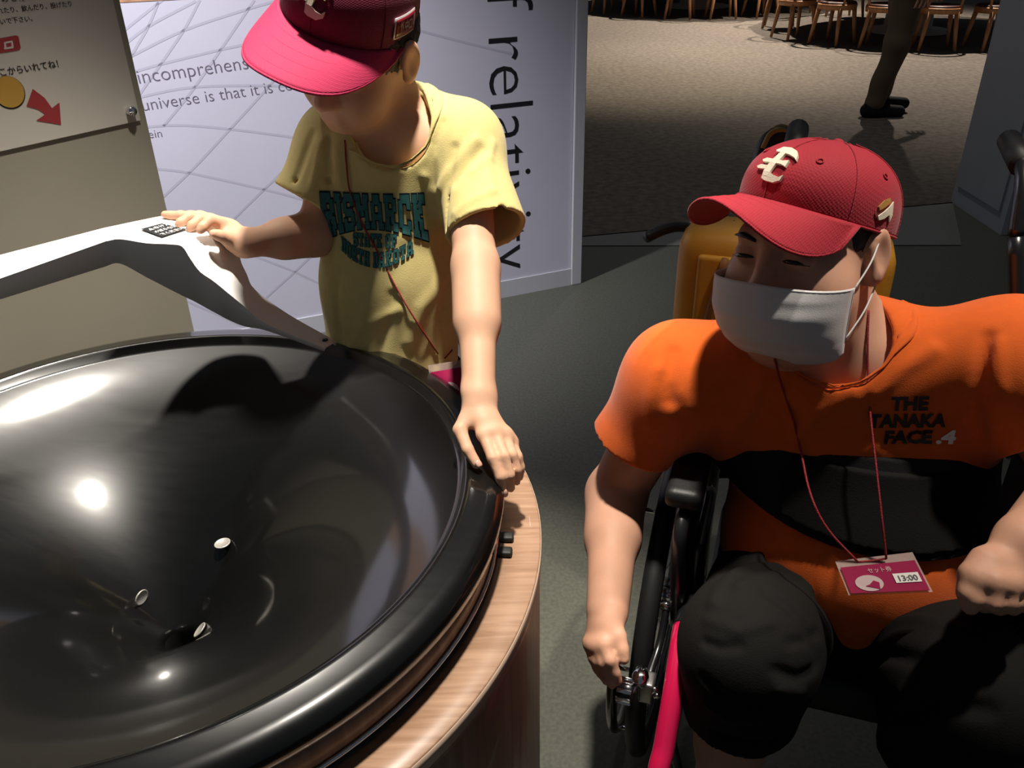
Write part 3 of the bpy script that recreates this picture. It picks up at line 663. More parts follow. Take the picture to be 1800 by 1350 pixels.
# ---- cap in head coordinates
CA, CB, CTOP = 0.0885, 0.1085, 0.150
def cap_rim(phi): return 0.030 + 0.012 * math.cos(phi)        # rim height: a little higher in front
def cap_pt(phi, s, grow=0.0):
    """phi 0 = front; s 0 at the rim .. 1 at the button"""
    r = (max(0.0, 1 - s ** 2.5)) ** (1 / 2.1)
    front = max(0.0, math.cos(phi)) ** 2
    r = r + front * 0.10 * s * (1 - s) * 1.6
    z0 = cap_rim(phi); z = z0 + (CTOP - z0) * (s ** 0.92)
    return ((CA + grow) * r * math.sin(phi), -0.006 + (CB + grow) * r * math.cos(phi), z + grow * s)
def make_cap(H, parent, Mc, Mb, Ml, droop=0.30, curl=7.0, length=0.074, emblem_scale=1.0, ph_max=74):
    root = link('cap', mesh('cap', *(lambda n=72, m=22: ([H.w(*cap_pt(2 * PI * i / n, j / m)) for j in range(m + 1) for i in range(n)],
            [(j * n + i, j * n + (i + 1) % n, (j + 1) * n + (i + 1) % n, (j + 1) * n + i) for j in range(m) for i in range(n)]))()), Mc, parent)
    solidify(root, 0.0025, -1)
    lathe('button', [(0, 0.006), (0.004, 0.0055), (0.007, 0.003), (0.008, 0)], H.w(0, -0.006, CTOP - 0.0035), Mc, root, n=16, axis=np.column_stack([H.s, H.f, H.u]))
    for i in range(6):                                          # panel seams
        ph = PI / 6 + i * PI / 3 if False else i * PI / 3
        V, Fc = tube_geo([H.w(*cap_pt(ph, s, 0.0004)) for s in np.linspace(0.0, 0.985, 24)], 0.0009, 6); link('seam', mesh('seam', V, Fc), Mc, root)
    for i in range(4):                                          # eyelets
        ph = PI / 6 + (0, 1, 4, 5)[i] * PI / 3; V, Fc = tube_geo([H.w(*cap_pt(ph + 0.045 * math.cos(a), 0.66 + 0.03 * math.sin(a), 0.0006)) for a in np.linspace(0, 2 * PI, 13)[:-1]], 0.0011, 6, True)
        link('eyelet', mesh('eyelet', V, Fc), Mc, root)
    V, Fc = tube_geo([H.w(*cap_pt(2 * PI * i / 72, 0.012, 0.0006)) for i in range(72)], 0.0018, 6, True); link('sweatband_edge', mesh('sweatband_edge', V, Fc), Mc, root)
    ph_m = math.radians(ph_max)
    def br(a, b):
        ph = (a * 2 - 1) * ph_m; x0, y0, z0 = cap_pt(ph, 0.0, 0.0005)
        L = length * (max(0, 1 - abs(a * 2 - 1) ** 3.0)) ** 0.75
        x = x0 * (1 + 0.06 * b); y = y0 + L * b
        z = z0 + 0.002 - droop * L * b - curl * x * x * b ** 0.8 * (L / length) ** 0.5 - 0.9 * (L * b) ** 2
        return H.w(x, y, z)
    V, Fc = grid_geo(48, 14, br)
    b = link('brim', mesh('brim', V, Fc), Mb, root); solidify(b, 0.0035, 0)
    V, Fc = tube_geo([br(a, 1.0) for a in np.linspace(0.0, 1.0, 60)], 0.0022, 6); link('brim_edge', mesh('brim_edge', V, Fc), Mb, root)
    for bb in (0.2, 0.4, 0.6, 0.8):
        V, Fc = tube_geo([br(a, bb) + H.u * 0.0017 for a in np.linspace(0.06, 0.94, 50)], 0.0004, 4); link('brim_stitch', mesh('brim_stitch', V, Fc), Mb, root)
    # raised letter emblem on the front panel
    def em(x, y): return cap_pt(x / CB, y)
    polys = [  # (x, s) outlines; x to the person's left in metres, s up the crown
        [(-0.018, .66), (-0.012, .72), (0.004, .73), (0.018, .70), (0.025, .64), (0.027, .58), (0.022, .61), (0.012, .635), (-0.004, .645), (-0.014, .64)],
        [(-0.006, .65), (0.004, .65), (0.002, .48), (0.000, .36), (-0.002, .30), (-0.010, .30), (-0.011, .36), (-0.009, .50)],
        [(-0.010, .32), (0.000, .36), (0.008, .33), (0.016, .32), (0.021, .36), (0.019, .28), (0.010, .235), (-0.004, .24), (-0.010, .26)],
        [(-0.026, .50), (-0.020, .535), (-0.008, .535), (0.010, .54), (0.018, .56), (0.018, .47), (0.010, .49), (-0.008, .485), (-0.022, .475)],
        [(-0.029, .40), (-0.022, .435), (-0.010, .44), (-0.010, .385), (-0.024, .375)]]
    bm = bmesh.new()
    for pl in polys:
        es = emblem_scale; sm = 0.48
        q = [(x * es, sm + (s - sm) * es) for x, s in pl]
        lo = [bm.verts.new(H.w(*cap_pt(x / CB, s, 0.0005))) for x, s in q]
        hi = [bm.verts.new(H.w(*cap_pt(x / CB * 0.97, sm + (s - sm) * 0.985, 0.0042))) for x, s in q]
        bm.faces.new(hi); n = len(q)
        for i in range(n): bm.faces.new((lo[i], lo[(i + 1) % n], hi[(i + 1) % n], hi[i]))
    bmesh.ops.recalc_face_normals(bm, faces=bm.faces); bmesh.ops.triangulate(bm, faces=bm.faces[:])
    bm_link('emblem', bm, Ml, root, smooth=False)['label'] = 'raised cream letter emblem on the cap front'
    return root
def hand_prims(wrist, palm, knuckles, fingers, thumb, r, flat_n, k=0.012):
    """one continuous hand: palm fan to four knuckles, four jointed fingers, thumb"""
    pr = [cap(wrist, palm, r * 2.6, r * 2.5, 0.02, flat_n, 0.62)]
    for kn in knuckles: pr.append(cap(palm, kn, r * 1.7, r * 1.15, 0.014, flat_n, 0.8))
    for a, b in zip(knuckles[:-1], knuckles[1:]): pr.append(cap(a, b, r * 1.05, r * 1.05, 0.01))
    for kn, fg in zip(knuckles, fingers):
        ch = [kn] + fg; rr = [r * 1.1, r * 0.98, r * 0.9, r * 0.78]
        for i in range(len(ch) - 1): pr.append(cap(ch[i], ch[i + 1], rr[i], rr[i + 1], 0.003))
    rr = [r * 1.7, r * 1.25, r * 1.05, r * 0.9]
    for i in range(len(thumb) - 1): pr.append(cap(thumb[i], thumb[i + 1], rr[i], rr[i + 1], 0.012 if i == 0 else 0.003))
    return pr

# ================================================================== the boy
BH = Head(P(634, 78, 1.19), 33, 24, -17, 0.92)
BCAP = Head(P(606, 66, 1.19), 23, 13, -24, 0.92 * 1.09)
boy = empty('person', (-0.19, 1.42, 0), 'boy in a red cap and yellow printed T-shirt leaning over the funnel', 'person')
b_sr, b_sl = P(592, 256, 1.31), P(818, 258, 1.28)
b_neck = P(698, 205, 1.275)
b_chest, b_belly, b_hip = P(698, 330, 1.345), P(688, 500, 1.40), P(690, 650, 1.462)
b_hip = np.array([b_hip[0], b_hip[1], b_hip[2]])
bf = np.array([-math.sin(math.radians(8)), -math.cos(math.radians(8)), 0]); bs = np.array([-bf[1], bf[0], 0])
er, wr_ = P(556, 412, 1.335), P(432, 428, 1.26)
el_, wl = P(836, 470, 1.20), P(842, 692, 1.105)
# right hand (on the chute)
hr_n = np.array([0.1, -0.25, 0.95])
hr_palm = P(398, 404, 1.262)
hr_kn = [P(386, 392, 1.245), P(368, 388, 1.262), P(352, 384, 1.278), P(336, 382, 1.295)]
hr_f = [[P(368, 388, 1.225), P(356, 399, 1.218), P(352, 405, 1.217)], [P(350, 386, 1.245), P(338, 396, 1.235), P(334, 402, 1.234)],
        [P(332, 382, 1.262), P(318, 391, 1.255), P(314, 397, 1.254)], [P(318, 379, 1.28), P(302, 379, 1.285), P(290, 377, 1.287)]]
hr_t = [P(412, 420, 1.255), P(398, 418, 1.235), P(386, 414, 1.222), P(376, 411, 1.215)]
# left hand (draped over the rim)
hl_n = np.array([0.35, -0.15, 0.9])
hl_palm = P(852, 738, 1.088)
hl_kn = [P(850, 764, 1.068), P(869, 760, 1.073), P(886, 764, 1.080), P(898, 777, 1.087)]
hl_f = [[P(866, 805, 1.048), P(879, 838, 1.046), P(884, 864, 1.055)], [P(886, 802, 1.050), P(896, 835, 1.050), P(898, 858, 1.060)],
        [P(900, 800, 1.062), P(908, 826, 1.064), P(908, 846, 1.072)], [P(909, 803, 1.076), P(914, 822, 1.080), P(913, 838, 1.086)]]
hl_t = [P(828, 722, 1.095), P(808, 756, 1.075), P(822, 790, 1.062), P(838, 816, 1.058)]
knee_r, knee_l = b_hip + np.array([-0.10, -0.02, -0.42]), b_hip + np.array([0.06, 0.0, -0.42])
bp = head_prims(BH, True)
bp += [cap(BH.w(0, -0.025, -0.06), b_neck + np.array([0, 0.012, -0.01]), 0.046, 0.050, 0.03),
       cap(b_sr, b_sl, 0.045, 0.045, 0.04), cap(b_chest + UP * 0.04, b_belly, 0.085, 0.080, 0.05, bf, 0.75), cap(b_belly, b_hip, 0.080, 0.078, 0.05, bf, 0.7),
       cap(b_sr, er, 0.036, 0.029, 0.03), cap(er, wr_, 0.030, 0.021, 0.012), cap(er, er + (wr_ - er) * 0.45, 0.030, 0.0305, 0.02),
       cap(b_sl, el_, 0.037, 0.030, 0.03), cap(el_, wl, 0.030, 0.0215, 0.012), cap(el_, el_ + (wl - el_) * 0.45, 0.0295, 0.031, 0.02),
       cap(b_hip + bs * -0.045 - UP * 0.04, knee_r, 0.062, 0.05, 0.02), cap(knee_r, knee_r + np.array([0, 0.05, -0.36]), 0.048, 0.033, 0.02),
       cap(b_hip + bs * 0.045 - UP * 0.04, knee_l, 0.062, 0.05, 0.02), cap(knee_l, knee_l + np.array([0, 0.05, -0.36]), 0.048, 0.033, 0.02)]
for kn in (knee_r, knee_l):
    ft = np.array([kn[0], kn[1] + 0.06, 0.035]); bp += [cap(kn + np.array([0, 0.05, -0.36]), ft, 0.033, 0.032, 0.02), cap(ft, ft + bf * 0.13 - UP * 0.004, 0.032, 0.028, 0.02)]
bp += hand_prims(wr_, hr_palm, hr_kn, hr_f, hr_t, 0.0078, hr_n)
bp += hand_prims(wl, hl_palm, hl_kn, hl_f, hl_t, 0.0072, hl_n)
b_body = sdf_mesh('body', bp, 0.0032, boy, M_skin)
face_bits(BH, boy, True)
# thumb nail and finger nails
M_nail = mat('nail', (0.62, 0.36, 0.28), 0.25, 0.5)
for a, b, tn in ((hl_t[2], hl_t[3], hl_n), (hl_f[0][1], hl_f[0][2], np.array([0.8, -0.5, 0.3]))):
    d = (b - a) / np.linalg.norm(b - a); nn = tn - d * np.dot(tn, d); nn /= np.linalg.norm(nn); sd = np.cross(d, nn)
    V, Fc = grid_geo(6, 6, lambda x, y: b + d * (y - 0.45) * 0.011 + sd * (x - 0.5) * 0.010 * (1 - 0.35 * (2 * y - 1) ** 4) + nn * (0.0066 - 0.0030 * (2 * x - 1) ** 2 - 0.0012 * (2 * y - 1) ** 2))
    solidify(link('nail', mesh('nail', V, Fc), M_nail, boy), 0.0008, 0)
# hair under the cap
k = BH.k
hp = [ell(BH.w(0, -0.012, 0.020), np.array([0.0810, 0.0980, 0.079]) * k, 0.01, BH.M),
      (2, (lambda p: -((p - A(BH.w(0, 0.062, 0))) @ A(-BH.f))), A(BH.O), 0.2, 0.01),
      (2, (lambda p: (A(BH.w(0, 0, -0.034)) - p) @ A(BH.u) + 0.30 * np.maximum((p - A(BH.w(0, 0.0, 0))) @ A(BH.f), 0) - 0.004), A(BH.O), 0.2, 0.01),
      sub(ell(BH.w(0.088, -0.010, -0.006), np.array([0.02, 0.022, 0.034]) * k, 0.006, BH.M)), sub(ell(BH.w(-0.088, -0.010, -0.006), np.array([0.02, 0.022, 0.034]) * k, 0.006, BH.M))]
sdf_mesh('hair', hp, 0.003, boy, M_hair, noise_disp(0.0012, 500, 3))
# T-shirt
M_yel = mat('yellow_cotton', (0.61, 0.51, 0.21), 0.85, 0.15, var=0.05, vscale=60, bump=0.25, bscale=700, sheen=0.15)
sr_end, sl_end = P(540, 352, 1.315), P(855, 404, 1.235)
def unit(v): v = np.asarray(v, float); return v / np.linalg.norm(v)
dr, dl = unit(sr_end - b_sr), unit(sl_end - b_sl)
cut_r = unit(P(575, 398, 1.30) - P(495, 306, 1.34)); cut_rn = unit(dr + unit(np.cross(cut_r, unit(ray(540, 350)))) * 0.0)
sp = [cap(b_sr + (b_neck - b_sr) * 0.1, b_neck + UP * -0.030, 0.047, 0.052, 0.05), cap(b_sl + (b_neck - b_sl) * 0.1, b_neck + UP * -0.030, 0.047, 0.052, 0.05),
      cap(b_chest + UP * 0.05, b_belly, 0.110, 0.108, 0.06, bf, 0.80), cap(b_belly, b_hip, 0.110, 0.114, 0.05, bf, 0.82),
      cap(b_sr, b_chest - bs * 0.05, 0.052, 0.070, 0.05), cap(b_sl, b_chest + bs * 0.05, 0.052, 0.070, 0.05),
      cutcap(b_sr, b_sr + dr * 0.16, 0.048, 0.057, sr_end, dr, 0.035), cutcap(b_sl, b_sl + dl * 0.22, 0.050, 0.066, sl_end, dl, 0.035),
      sub(cap(sr_end - dr * 0.03, sr_end + dr * 0.05, 0.043, 0.051, 0.004)), sub(cap(sl_end - dl * 0.04, sl_end + dl * 0.05, 0.047, 0.058, 0.004)),
      sub(cap(BH.w(0, -0.025, -0.05), P(690, 222, 1.235), 0.060, 0.060, 0.008))]
ncol = unit(BH.w(0, -0.02, -0.05) - b_neck + np.array([-0.01, -0.035, 0.03]))
# folds
sp += surf_folds(sp, [
    ([(772, 330), (800, 285), (835, 245)], 0.007, 0.0045), ([(800, 375), (835, 350), (868, 335)], 0.006, 0.004), ([(805, 398), (840, 378), (880, 366)], 0.006, -0.004),
    ([(800, 320), (826, 290), (850, 262)], 0.006, -0.0045), ([(788, 400), (786, 330), (800, 260)], 0.006, -0.006), ([(573, 380), (580, 310), (578, 245)], 0.006, -0.006),
    ([(548, 335), (557, 290), (565, 250)], 0.006, 0.0045), ([(520, 320), (535, 275), (550, 235)], 0.006, -0.004), ([(604, 215), (590, 265), (598, 330)], 0.008, 0.004),
    ([(640, 560), (660, 500), (700, 420)], 0.012, 0.005), ([(598, 600), (592, 500), (604, 420)], 0.009, -0.005), ([(720, 600), (740, 540), (790, 470)], 0.010, 0.006),
    ([(745, 310), (738, 270), (752, 215)], 0.006, 0.003), ([(762, 325), (758, 275), (778, 215)], 0.006, -0.0035), ([(660, 640), (680, 580), (690, 520)], 0.009, -0.005),
    ([(770, 640), (775, 560), (785, 500)], 0.009, -0.006), ([(612, 620), (640, 570), (700, 545)], 0.008, 0.004), ([(830, 300), (860, 275), (868, 250)], 0.006, 0.003),
    ([(840, 400), (862, 330), (860, 280)], 0.007, 0.003), ([(625, 330), (612, 380), (600, 440)], 0.008, 0.003), ([(700, 300), (690, 280), (670, 270)], 0.006, 0.002)])
b_shirt = sdf_mesh('t_shirt', sp, 0.0035, boy, M_yel, noise_disp(0.0016, 38, 5))
bv_bs = bvh_of(b_shirt)
# collar band lying round the neck opening
e1 = unit(np.cross(ncol, bf)); e2 = np.cross(ncol, e1)
collar_band(bv_bs, P(692, 212, 1.245), e1, e2, 0.064, 0.080, 0.0015, M_yel, b_shirt)
# chest lettering
M_teal = mat('teal_print', (0.035, 0.135, 0.135), 0.8, 0.1, var=0.15, vscale=200); M_navy = mat('navy_outline_print', (0.012, 0.022, 0.035), 0.8, 0.1)
tx = unit(bs * 1.0); tn = unit(bf + np.array([0, 0, 0.12])); ty = unit(np.cross(tn, tx)); to, _ = hit(bv_bs, 657, 395)
def arc_top(x, y): return ((x - 0.5) * 0.158, (y - 0.5) * (0.052 + 0.022 * (2 * x - 1) ** 2) + 0.020 - 0.010 * (2 * x - 1) ** 2)
for gr, m, lf in ((0.28, M_navy, 0.0016), (0.0, M_teal, 0.0024)):
    V, Fc = rects_geo(block_word('BISMARCK', gr, 0.8), arc_top); wrap_print('lettering', V, Fc, to, tx, ty, bv_bs, m, b_shirt, lf)
    V, Fc = rects_geo(block_word('STATE OF', gr, 0.9), lambda x, y: ((x - 0.5) * 0.070, y * 0.020 - 0.034 + 0.0)); wrap_print('lettering', V, Fc, to, tx, ty, bv_bs, m, b_shirt, lf)
    V, Fc = rects_geo(block_word('NORTH DAKOTA', gr, 0.8), lambda x, y: ((x - 0.5) * 0.115, y * 0.022 - 0.064 + 0.020 * (2 * x - 1) ** 2)); wrap_print('lettering', V, Fc, to, tx, ty, bv_bs, m, b_shirt, lf)
# dark trousers
M_dark = mat('dark_cotton', (0.012, 0.013, 0.016), 0.85, 0.15, bump=0.2, bscale=500)
pp = [cap(b_hip + bs * -0.03 - UP * 0.06, b_hip + bs * 0.03 - UP * 0.06, 0.108, 0.108, 0.04, bf, 0.9), cap(b_hip - UP * 0.05, b_hip - UP * 0.10, 0.104, 0.114, 0.04, bf, 0.9), cap(b_hip + bs * -0.05 - UP * 0.05, knee_r - UP * 0.02, 0.095, 0.075, 0.03), cap(b_hip + bs * 0.05 - UP * 0.05, knee_l - UP * 0.02, 0.085, 0.072, 0.03)]
sdf_mesh('trousers', pp, 0.006, boy, M_dark)
# cap
M_capred = mat('cap_maroon_twill', (0.155, 0.012, 0.035), 0.8, 0.2, bump=0.3, bscale=500, btex='weave', sheen=0.1)
M_brim_pink = mat('cap_brim_crimson', (0.42, 0.028, 0.085), 0.75, 0.25, bump=0.2, bscale=500, btex='weave')
M_cream2 = mat('cream_embroidery', (0.72, 0.66, 0.52), 0.6, 0.3, bump=0.4, bscale=900)
b_cap = make_cap(BCAP, boy, M_capred, M_brim_pink, M_cream2, droop=0.16, curl=2.6, length=0.088, ph_max=80)
# framed badge on the side of the cap
M_silver = mat('badge_silver', (0.7, 0.68, 0.66), 0.3, metal=0.6); M_badgered = mat('badge_red', (0.16, 0.008, 0.015), 0.35, coat=0.5)
def cap_sheet(H, ph0, ph1, s0, s1, grow, name, m, parent, skew=0.0):
    V, Fc = grid_geo(10, 4, lambda a, b: H.w(*cap_pt(ph0 + (ph1 - ph0) * a, s0 + (s1 - s0) * b + skew * a, grow)))
    o = link(name, mesh(name, V, Fc), m, parent); solidify(o, 0.001, 0); return o
bd = cap_sheet(BCAP, 1.20, 1.66, 0.12, 0.36, 0.0022, 'badge', M_silver, b_cap, 0.03)
cap_sheet(BCAP, 1.225, 1.635, 0.14, 0.34, 0.0034, 'badge_face', M_badgered, b_cap, 0.03)
V2, F2 = text_geo('竹中口', 1.0, 0.02, res=2); wd = V2[:, 0].max()
Vw = [BCAP.w(*cap_pt(1.29 + 0.26 * a / wd, 0.185 + 0.13 * b + 0.02, 0.0046)) for a, b in V2]
link('badge_lettering', mesh('badge_lettering', Vw, F2), M_silver, b_cap, smooth=False)
# lanyard and pass
M_cord = mat('red_cord', (0.30, 0.012, 0.02), 0.5, bump=0.8, bscale=900)
def cord_on(bvh, px, r, name, parent, extra_pts=(), lift=0.002):
    pts = []
    for u, v in px:
        p, n = hit(bvh, u, v)
        if p is not None: pts.append(p - unit(ray(u, v)) * lift)
    return tube(name, pts + list(extra_pts), r, M_cord, parent, 8, 5)
pass_p, _ = hit(bv_bs, 776, 612)
lan = empty('lanyard_pass', tuple(pass_p), 'pink visitor pass on a thin red cord round the boy\'s neck', 'lanyard')
cord_on(bv_bs, [(606, 246), (609, 290), (616, 340), (640, 400), (668, 450), (700, 512), (735, 570), (770, 622)], 0.0013, 'cord', lan)
cord_on(bv_bs, [(806, 600), (795, 615), (782, 630)], 0.0013, 'cord', lan)
M_pink = mat('pass_magenta', (0.24, 0.006, 0.05), 0.7, 0.15); M_clear = mat('pass_sleeve', (0.55, 0.40, 0.36), 0.4, 0.3, alpha=0.35)
px_ = unit(P(812, 655, 1.29) - P(768, 662, 1.30)); pc_ = P(792, 672, 1.285); pn_ = unit(-ray(792, 672)); py_ = unit(np.cross(pn_, px_)); 
bm_link('sleeve', box_bm((0.064, 0.062, 0.0015), frame_m(pc_, px_, py_, pn_), 0.0006), M_clear, lan)
bm_link('card', box_bm((0.058, 0.048, 0.0018), frame_m(pc_ - py_ * 0.004, px_, py_, pn_)), M_pink, lan)
V2, F2 = ngon_geo(-0.004, -0.012, 0.016, 0.013); flat_print('pass_picture', V2, F2, pc_, px_, py_, mat('pass_print', (0.45, 0.32, 0.32), 0.4), lan, 0.0014)

# ================================================================== the man in the wheelchair
CFW = np.array([-0.32, -0.947, 0.0]); CFW /= np.linalg.norm(CFW); CRT = np.array([CFW[1], -CFW[0], 0])      # forward, his right (viewer's left)
SEAT = np.array([0.535, 1.035, 0.0])
MH = Head(P(1424, 432, 1.10), 49, -4, 8, 1.05)
MCAP = Head(P(1417, 424, 1.11), 56, -15, 2, 1.07)
man = empty('person', (SEAT[0], SEAT[1], 0), 'man in a red cap, white mask and orange T-shirt seated in the wheelchair', 'person')
m_neck = P(1495, 590, 1.16)
m_sr, m_sl = P(1190, 668, 1.27), P(1780, 640, 1.10)
m_er, m_wr = P(1083, 868, 1.42), P(1068, 1075, 1.235)
m_el, m_wl = P(1905, 840, 1.10), P(1800, 955, 1.0)
m_hip = P(1500, 1000, 1.43)
k_r, k_l = P(1318, 1135, 1.16), P(1690, 1215, 1.10)
m_chest = P(1475, 720, 1.29); m_belly = P(1510, 925, 1.31)
an_r, an_l = np.array([k_r[0] - 0.0, k_r[1] + 0.02, 0.16]), np.array([k_l[0] + 0.02, k_l[1] + 0.02, 0.16])
mp_ = head_prims(MH, False)
mp_ += [cap(MH.w(0, -0.03, -0.07), m_neck + np.array([0, 0.02, -0.02]), 0.064, 0.070, 0.04),
        cap(m_sr, m_sl, 0.06, 0.06, 0.05), cap(m_chest, m_belly, 0.15, 0.15, 0.06, CFW, 0.75), cap(m_belly, m_hip, 0.14, 0.13, 0.06),
        cap(m_sr, m_er, 0.056, 0.046, 0.04), cap(m_er, m_wr, 0.045, 0.031, 0.02), cap(m_er, m_er + (m_wr - m_er) * 0.4, 0.045, 0.044, 0.02),
        cap(m_sl, m_el, 0.056, 0.048, 0.04), cap(m_el, m_wl, 0.046, 0.033, 0.02),
        cap(m_hip + CRT * 0.09, k_r, 0.085, 0.062, 0.04), cap(k_r, an_r, 0.058, 0.040, 0.03), cap(k_r - UP * 0.10 + np.array([0, 0.02, 0]), k_r - UP * 0.22 + np.array([0, 0.02, 0]), 0.054, 0.046, 0.03),
        cap(m_hip - CRT * 0.09, k_l, 0.085, 0.062, 0.04), cap(k_l, an_l, 0.058, 0.040, 0.03)]
for an in (an_r, an_l): mp_ += [cap(an, an + CFW * 0.16 - UP * 0.05, 0.042, 0.034, 0.03)]
# right hand on the push rim, fingers hooked over it
hn = np.array([-0.9, -0.2, 0.3])
q_palm = P(1056, 1106, 1.222)
q_kn = [P(1062, 1132, 1.195), P(1053, 1134, 1.203), P(1045, 1133, 1.212), P(1038, 1130, 1.221)]
q_f = [[P(1072, 1160, 1.185), P(1080, 1182, 1.192), P(1085, 1196, 1.20)], [P(1062, 1164, 1.192), P(1070, 1188, 1.20), P(1076, 1202, 1.208)],
       [P(1053, 1162, 1.202), P(1061, 1184, 1.21), P(1067, 1196, 1.218)], [P(1045, 1156, 1.212), P(1052, 1174, 1.22), P(1057, 1184, 1.227)]]
q_t = [P(1070, 1095, 1.215), P(1086, 1118, 1.20), P(1093, 1142, 1.192), P(1096, 1158, 1.19)]
mp_ += hand_prims(m_wr, q_palm, q_kn, q_f, q_t, 0.0098, hn)
# left fist on the lap
f_palm = P(1760, 1000, 0.985)
f_kn = [P(1722, 1018, 0.970), P(1748, 1022, 0.962), P(1772, 1026, 0.966), P(1795, 1026, 0.975)]
f_f = [[P(1714, 1052, 0.968), P(1730, 1062, 0.985), P(1738, 1050, 0.992)], [P(1744, 1058, 0.962), P(1756, 1066, 0.98), P(1762, 1052, 0.99)],
       [P(1770, 1058, 0.966), P(1780, 1066, 0.984), P(1784, 1054, 0.992)], [P(1794, 1056, 0.975), P(1802, 1062, 0.99), P(1804, 1052, 0.996)]]
f_t = [P(1730, 990, 0.985), P(1706, 1010, 0.978), P(1700, 1042, 0.972), P(1706, 1066, 0.972)]
mp_ += hand_prims(m_wl, f_palm, f_kn, f_f, f_t, 0.0112, np.array([0.1, -0.6, 0.8]))
m_body = sdf_mesh('body', mp_, 0.004, man, M_skin2)
face_bits(MH, man)
k = MH.k
hp = [ell(MH.w(0, -0.012, 0.020), np.array([0.0785, 0.0955, 0.078]) * k, 0.01, MH.M),
      (2, (lambda p: -((p - A(MH.w(0, 0.030, 0))) @ A(-MH.f))), A(MH.O), 0.2, 0.01),
      (2, (lambda p: (A(MH.w(0, 0, -0.050)) - p) @ A(MH.u) + 0.9 * np.maximum((p - A(MH.w(0, 0.0, 0))) @ A(MH.f), 0) - 0.004), A(MH.O), 0.2, 0.01),
      sub(ell(MH.w(0.090, -0.012, -0.006), np.array([0.022, 0.024, 0.036]) * k, 0.006, MH.M)), sub(ell(MH.w(-0.090, -0.012, -0.006), np.array([0.022, 0.024, 0.036]) * k, 0.006, MH.M))]
sdf_mesh('hair', hp, 0.003, man, M_hair, noise_disp(0.0012, 500, 7))
# cap
M_capman = mat('cap_red_mesh', (0.30, 0.010, 0.022), 0.75, 0.25, bump=0.28, bscale=330, btex='weave', sheen=0.1)
CTOP = 0.122
m_cap = make_cap(MCAP, man, M_capman, M_capman, M_cream2, droop=0.0, curl=9.0, length=0.086, ph_max=66)
M_goldthread = mat('gold_thread', (0.40, 0.22, 0.05), 0.5, bump=0.4, bscale=900)
def cap_patch(pts, grow, m, name):
    bm = bmesh.new(); lo = [bm.verts.new(MCAP.w(*cap_pt(a, s, 0.0004))) for a, s in pts]; hi = [bm.verts.new(MCAP.w(*cap_pt(a, s, grow))) for a, s in pts]; n = len(pts)
    bm.faces.new(hi)
    for i in range(n): bm.faces.new((lo[i], lo[(i + 1) % n], hi[(i + 1) % n], hi[i]))
    bmesh.ops.recalc_face_normals(bm, faces=bm.faces); bmesh.ops.triangulate(bm, faces=bm.faces[:]); bm_link(name, bm, m, m_cap, smooth=False)
pc0, ps0 = 1.52, 0.22
for pts, m in (([(-.13, .06), (-.04, .15), (.06, .19), (.08, .14), (-.02, .07), (-.10, .02)], M_goldthread),
               ([(-.16, .0), (-.11, -.05), (-.02, .02), (.08, .10), (.14, .16), (.15, .0), (.12, -.08), (.08, -.0), (.0, -.06), (-.08, -.09)], M_cream2)):
    cap_patch([(pc0 + a, ps0 + s) for a, s in pts], 0.002, m, 'side_emblem')
# mask
M_mask = mat('mask_white', (0.60, 0.585, 0.58), 0.8, 0.2, bump=0.15, bscale=900, sss=0.0)
def mask_pt(a, b):
    v = b                                               # 0 top .. 1 bottom
    ps = (a * 2 - 1) * math.radians(88); z = -0.026 - 0.104 * v
    yf = 0.122 + 0.016 * math.sin(PI * min(1, v * 1.15)) - 0.032 * v * v; rx = 0.087 - 0.008 * v
    if v > 0.85: yf -= (v - 0.85) * 0.10
    side = abs(a * 2 - 1); z += 0.004 * math.cos(ps) * (1 - v) - 0.004 * side * (1 - v) + 0.018 * side ** 2 * v
    pl = 0.0012 * math.sin(v * 22) if 0.12 < v < 0.8 else 0
    c = max(0.0, math.cos(ps))
    return MH.w(rx * math.sin(ps), 0.044 + (yf - 0.044 + pl) * c ** 0.75, z)
V, Fc = grid_geo(44, 36, mask_pt); mk = link('face_mask', mesh('face_mask', V, Fc), M_mask, man); solidify(mk, 0.0012, 0)
for a in (0.0, 1.0):
    V, Fc = tube_geo([mask_pt(a, b) for b in np.linspace(0.0, 0.8, 12)], 0.0013, 6); link('mask_seam', mesh('mask_seam', V, Fc), M_mask, mk)
V, Fc = tube_geo([mask_pt(a, 0.02) for a in np.linspace(0.02, 0.98, 30)], 0.0012, 6); link('nose_wire', mesh('nose_wire', V, Fc), M_mask, mk)
for sg, a in ((1, 1.0), (-1, 0.0)):
    for b, e in ((0.03, 0.022), (0.78, -0.036)):
        q0 = mask_pt(a, b); q1 = MH.w(sg * 0.0835, -0.012, e); V, Fc = tube_geo(catmull([q0, (q0 + q1) / 2 + MH.s * sg * 0.004 * 1.0, q1], 5), 0.0012, 6); link('ear_loop', mesh('ear_loop', V, Fc), M_mask, mk)
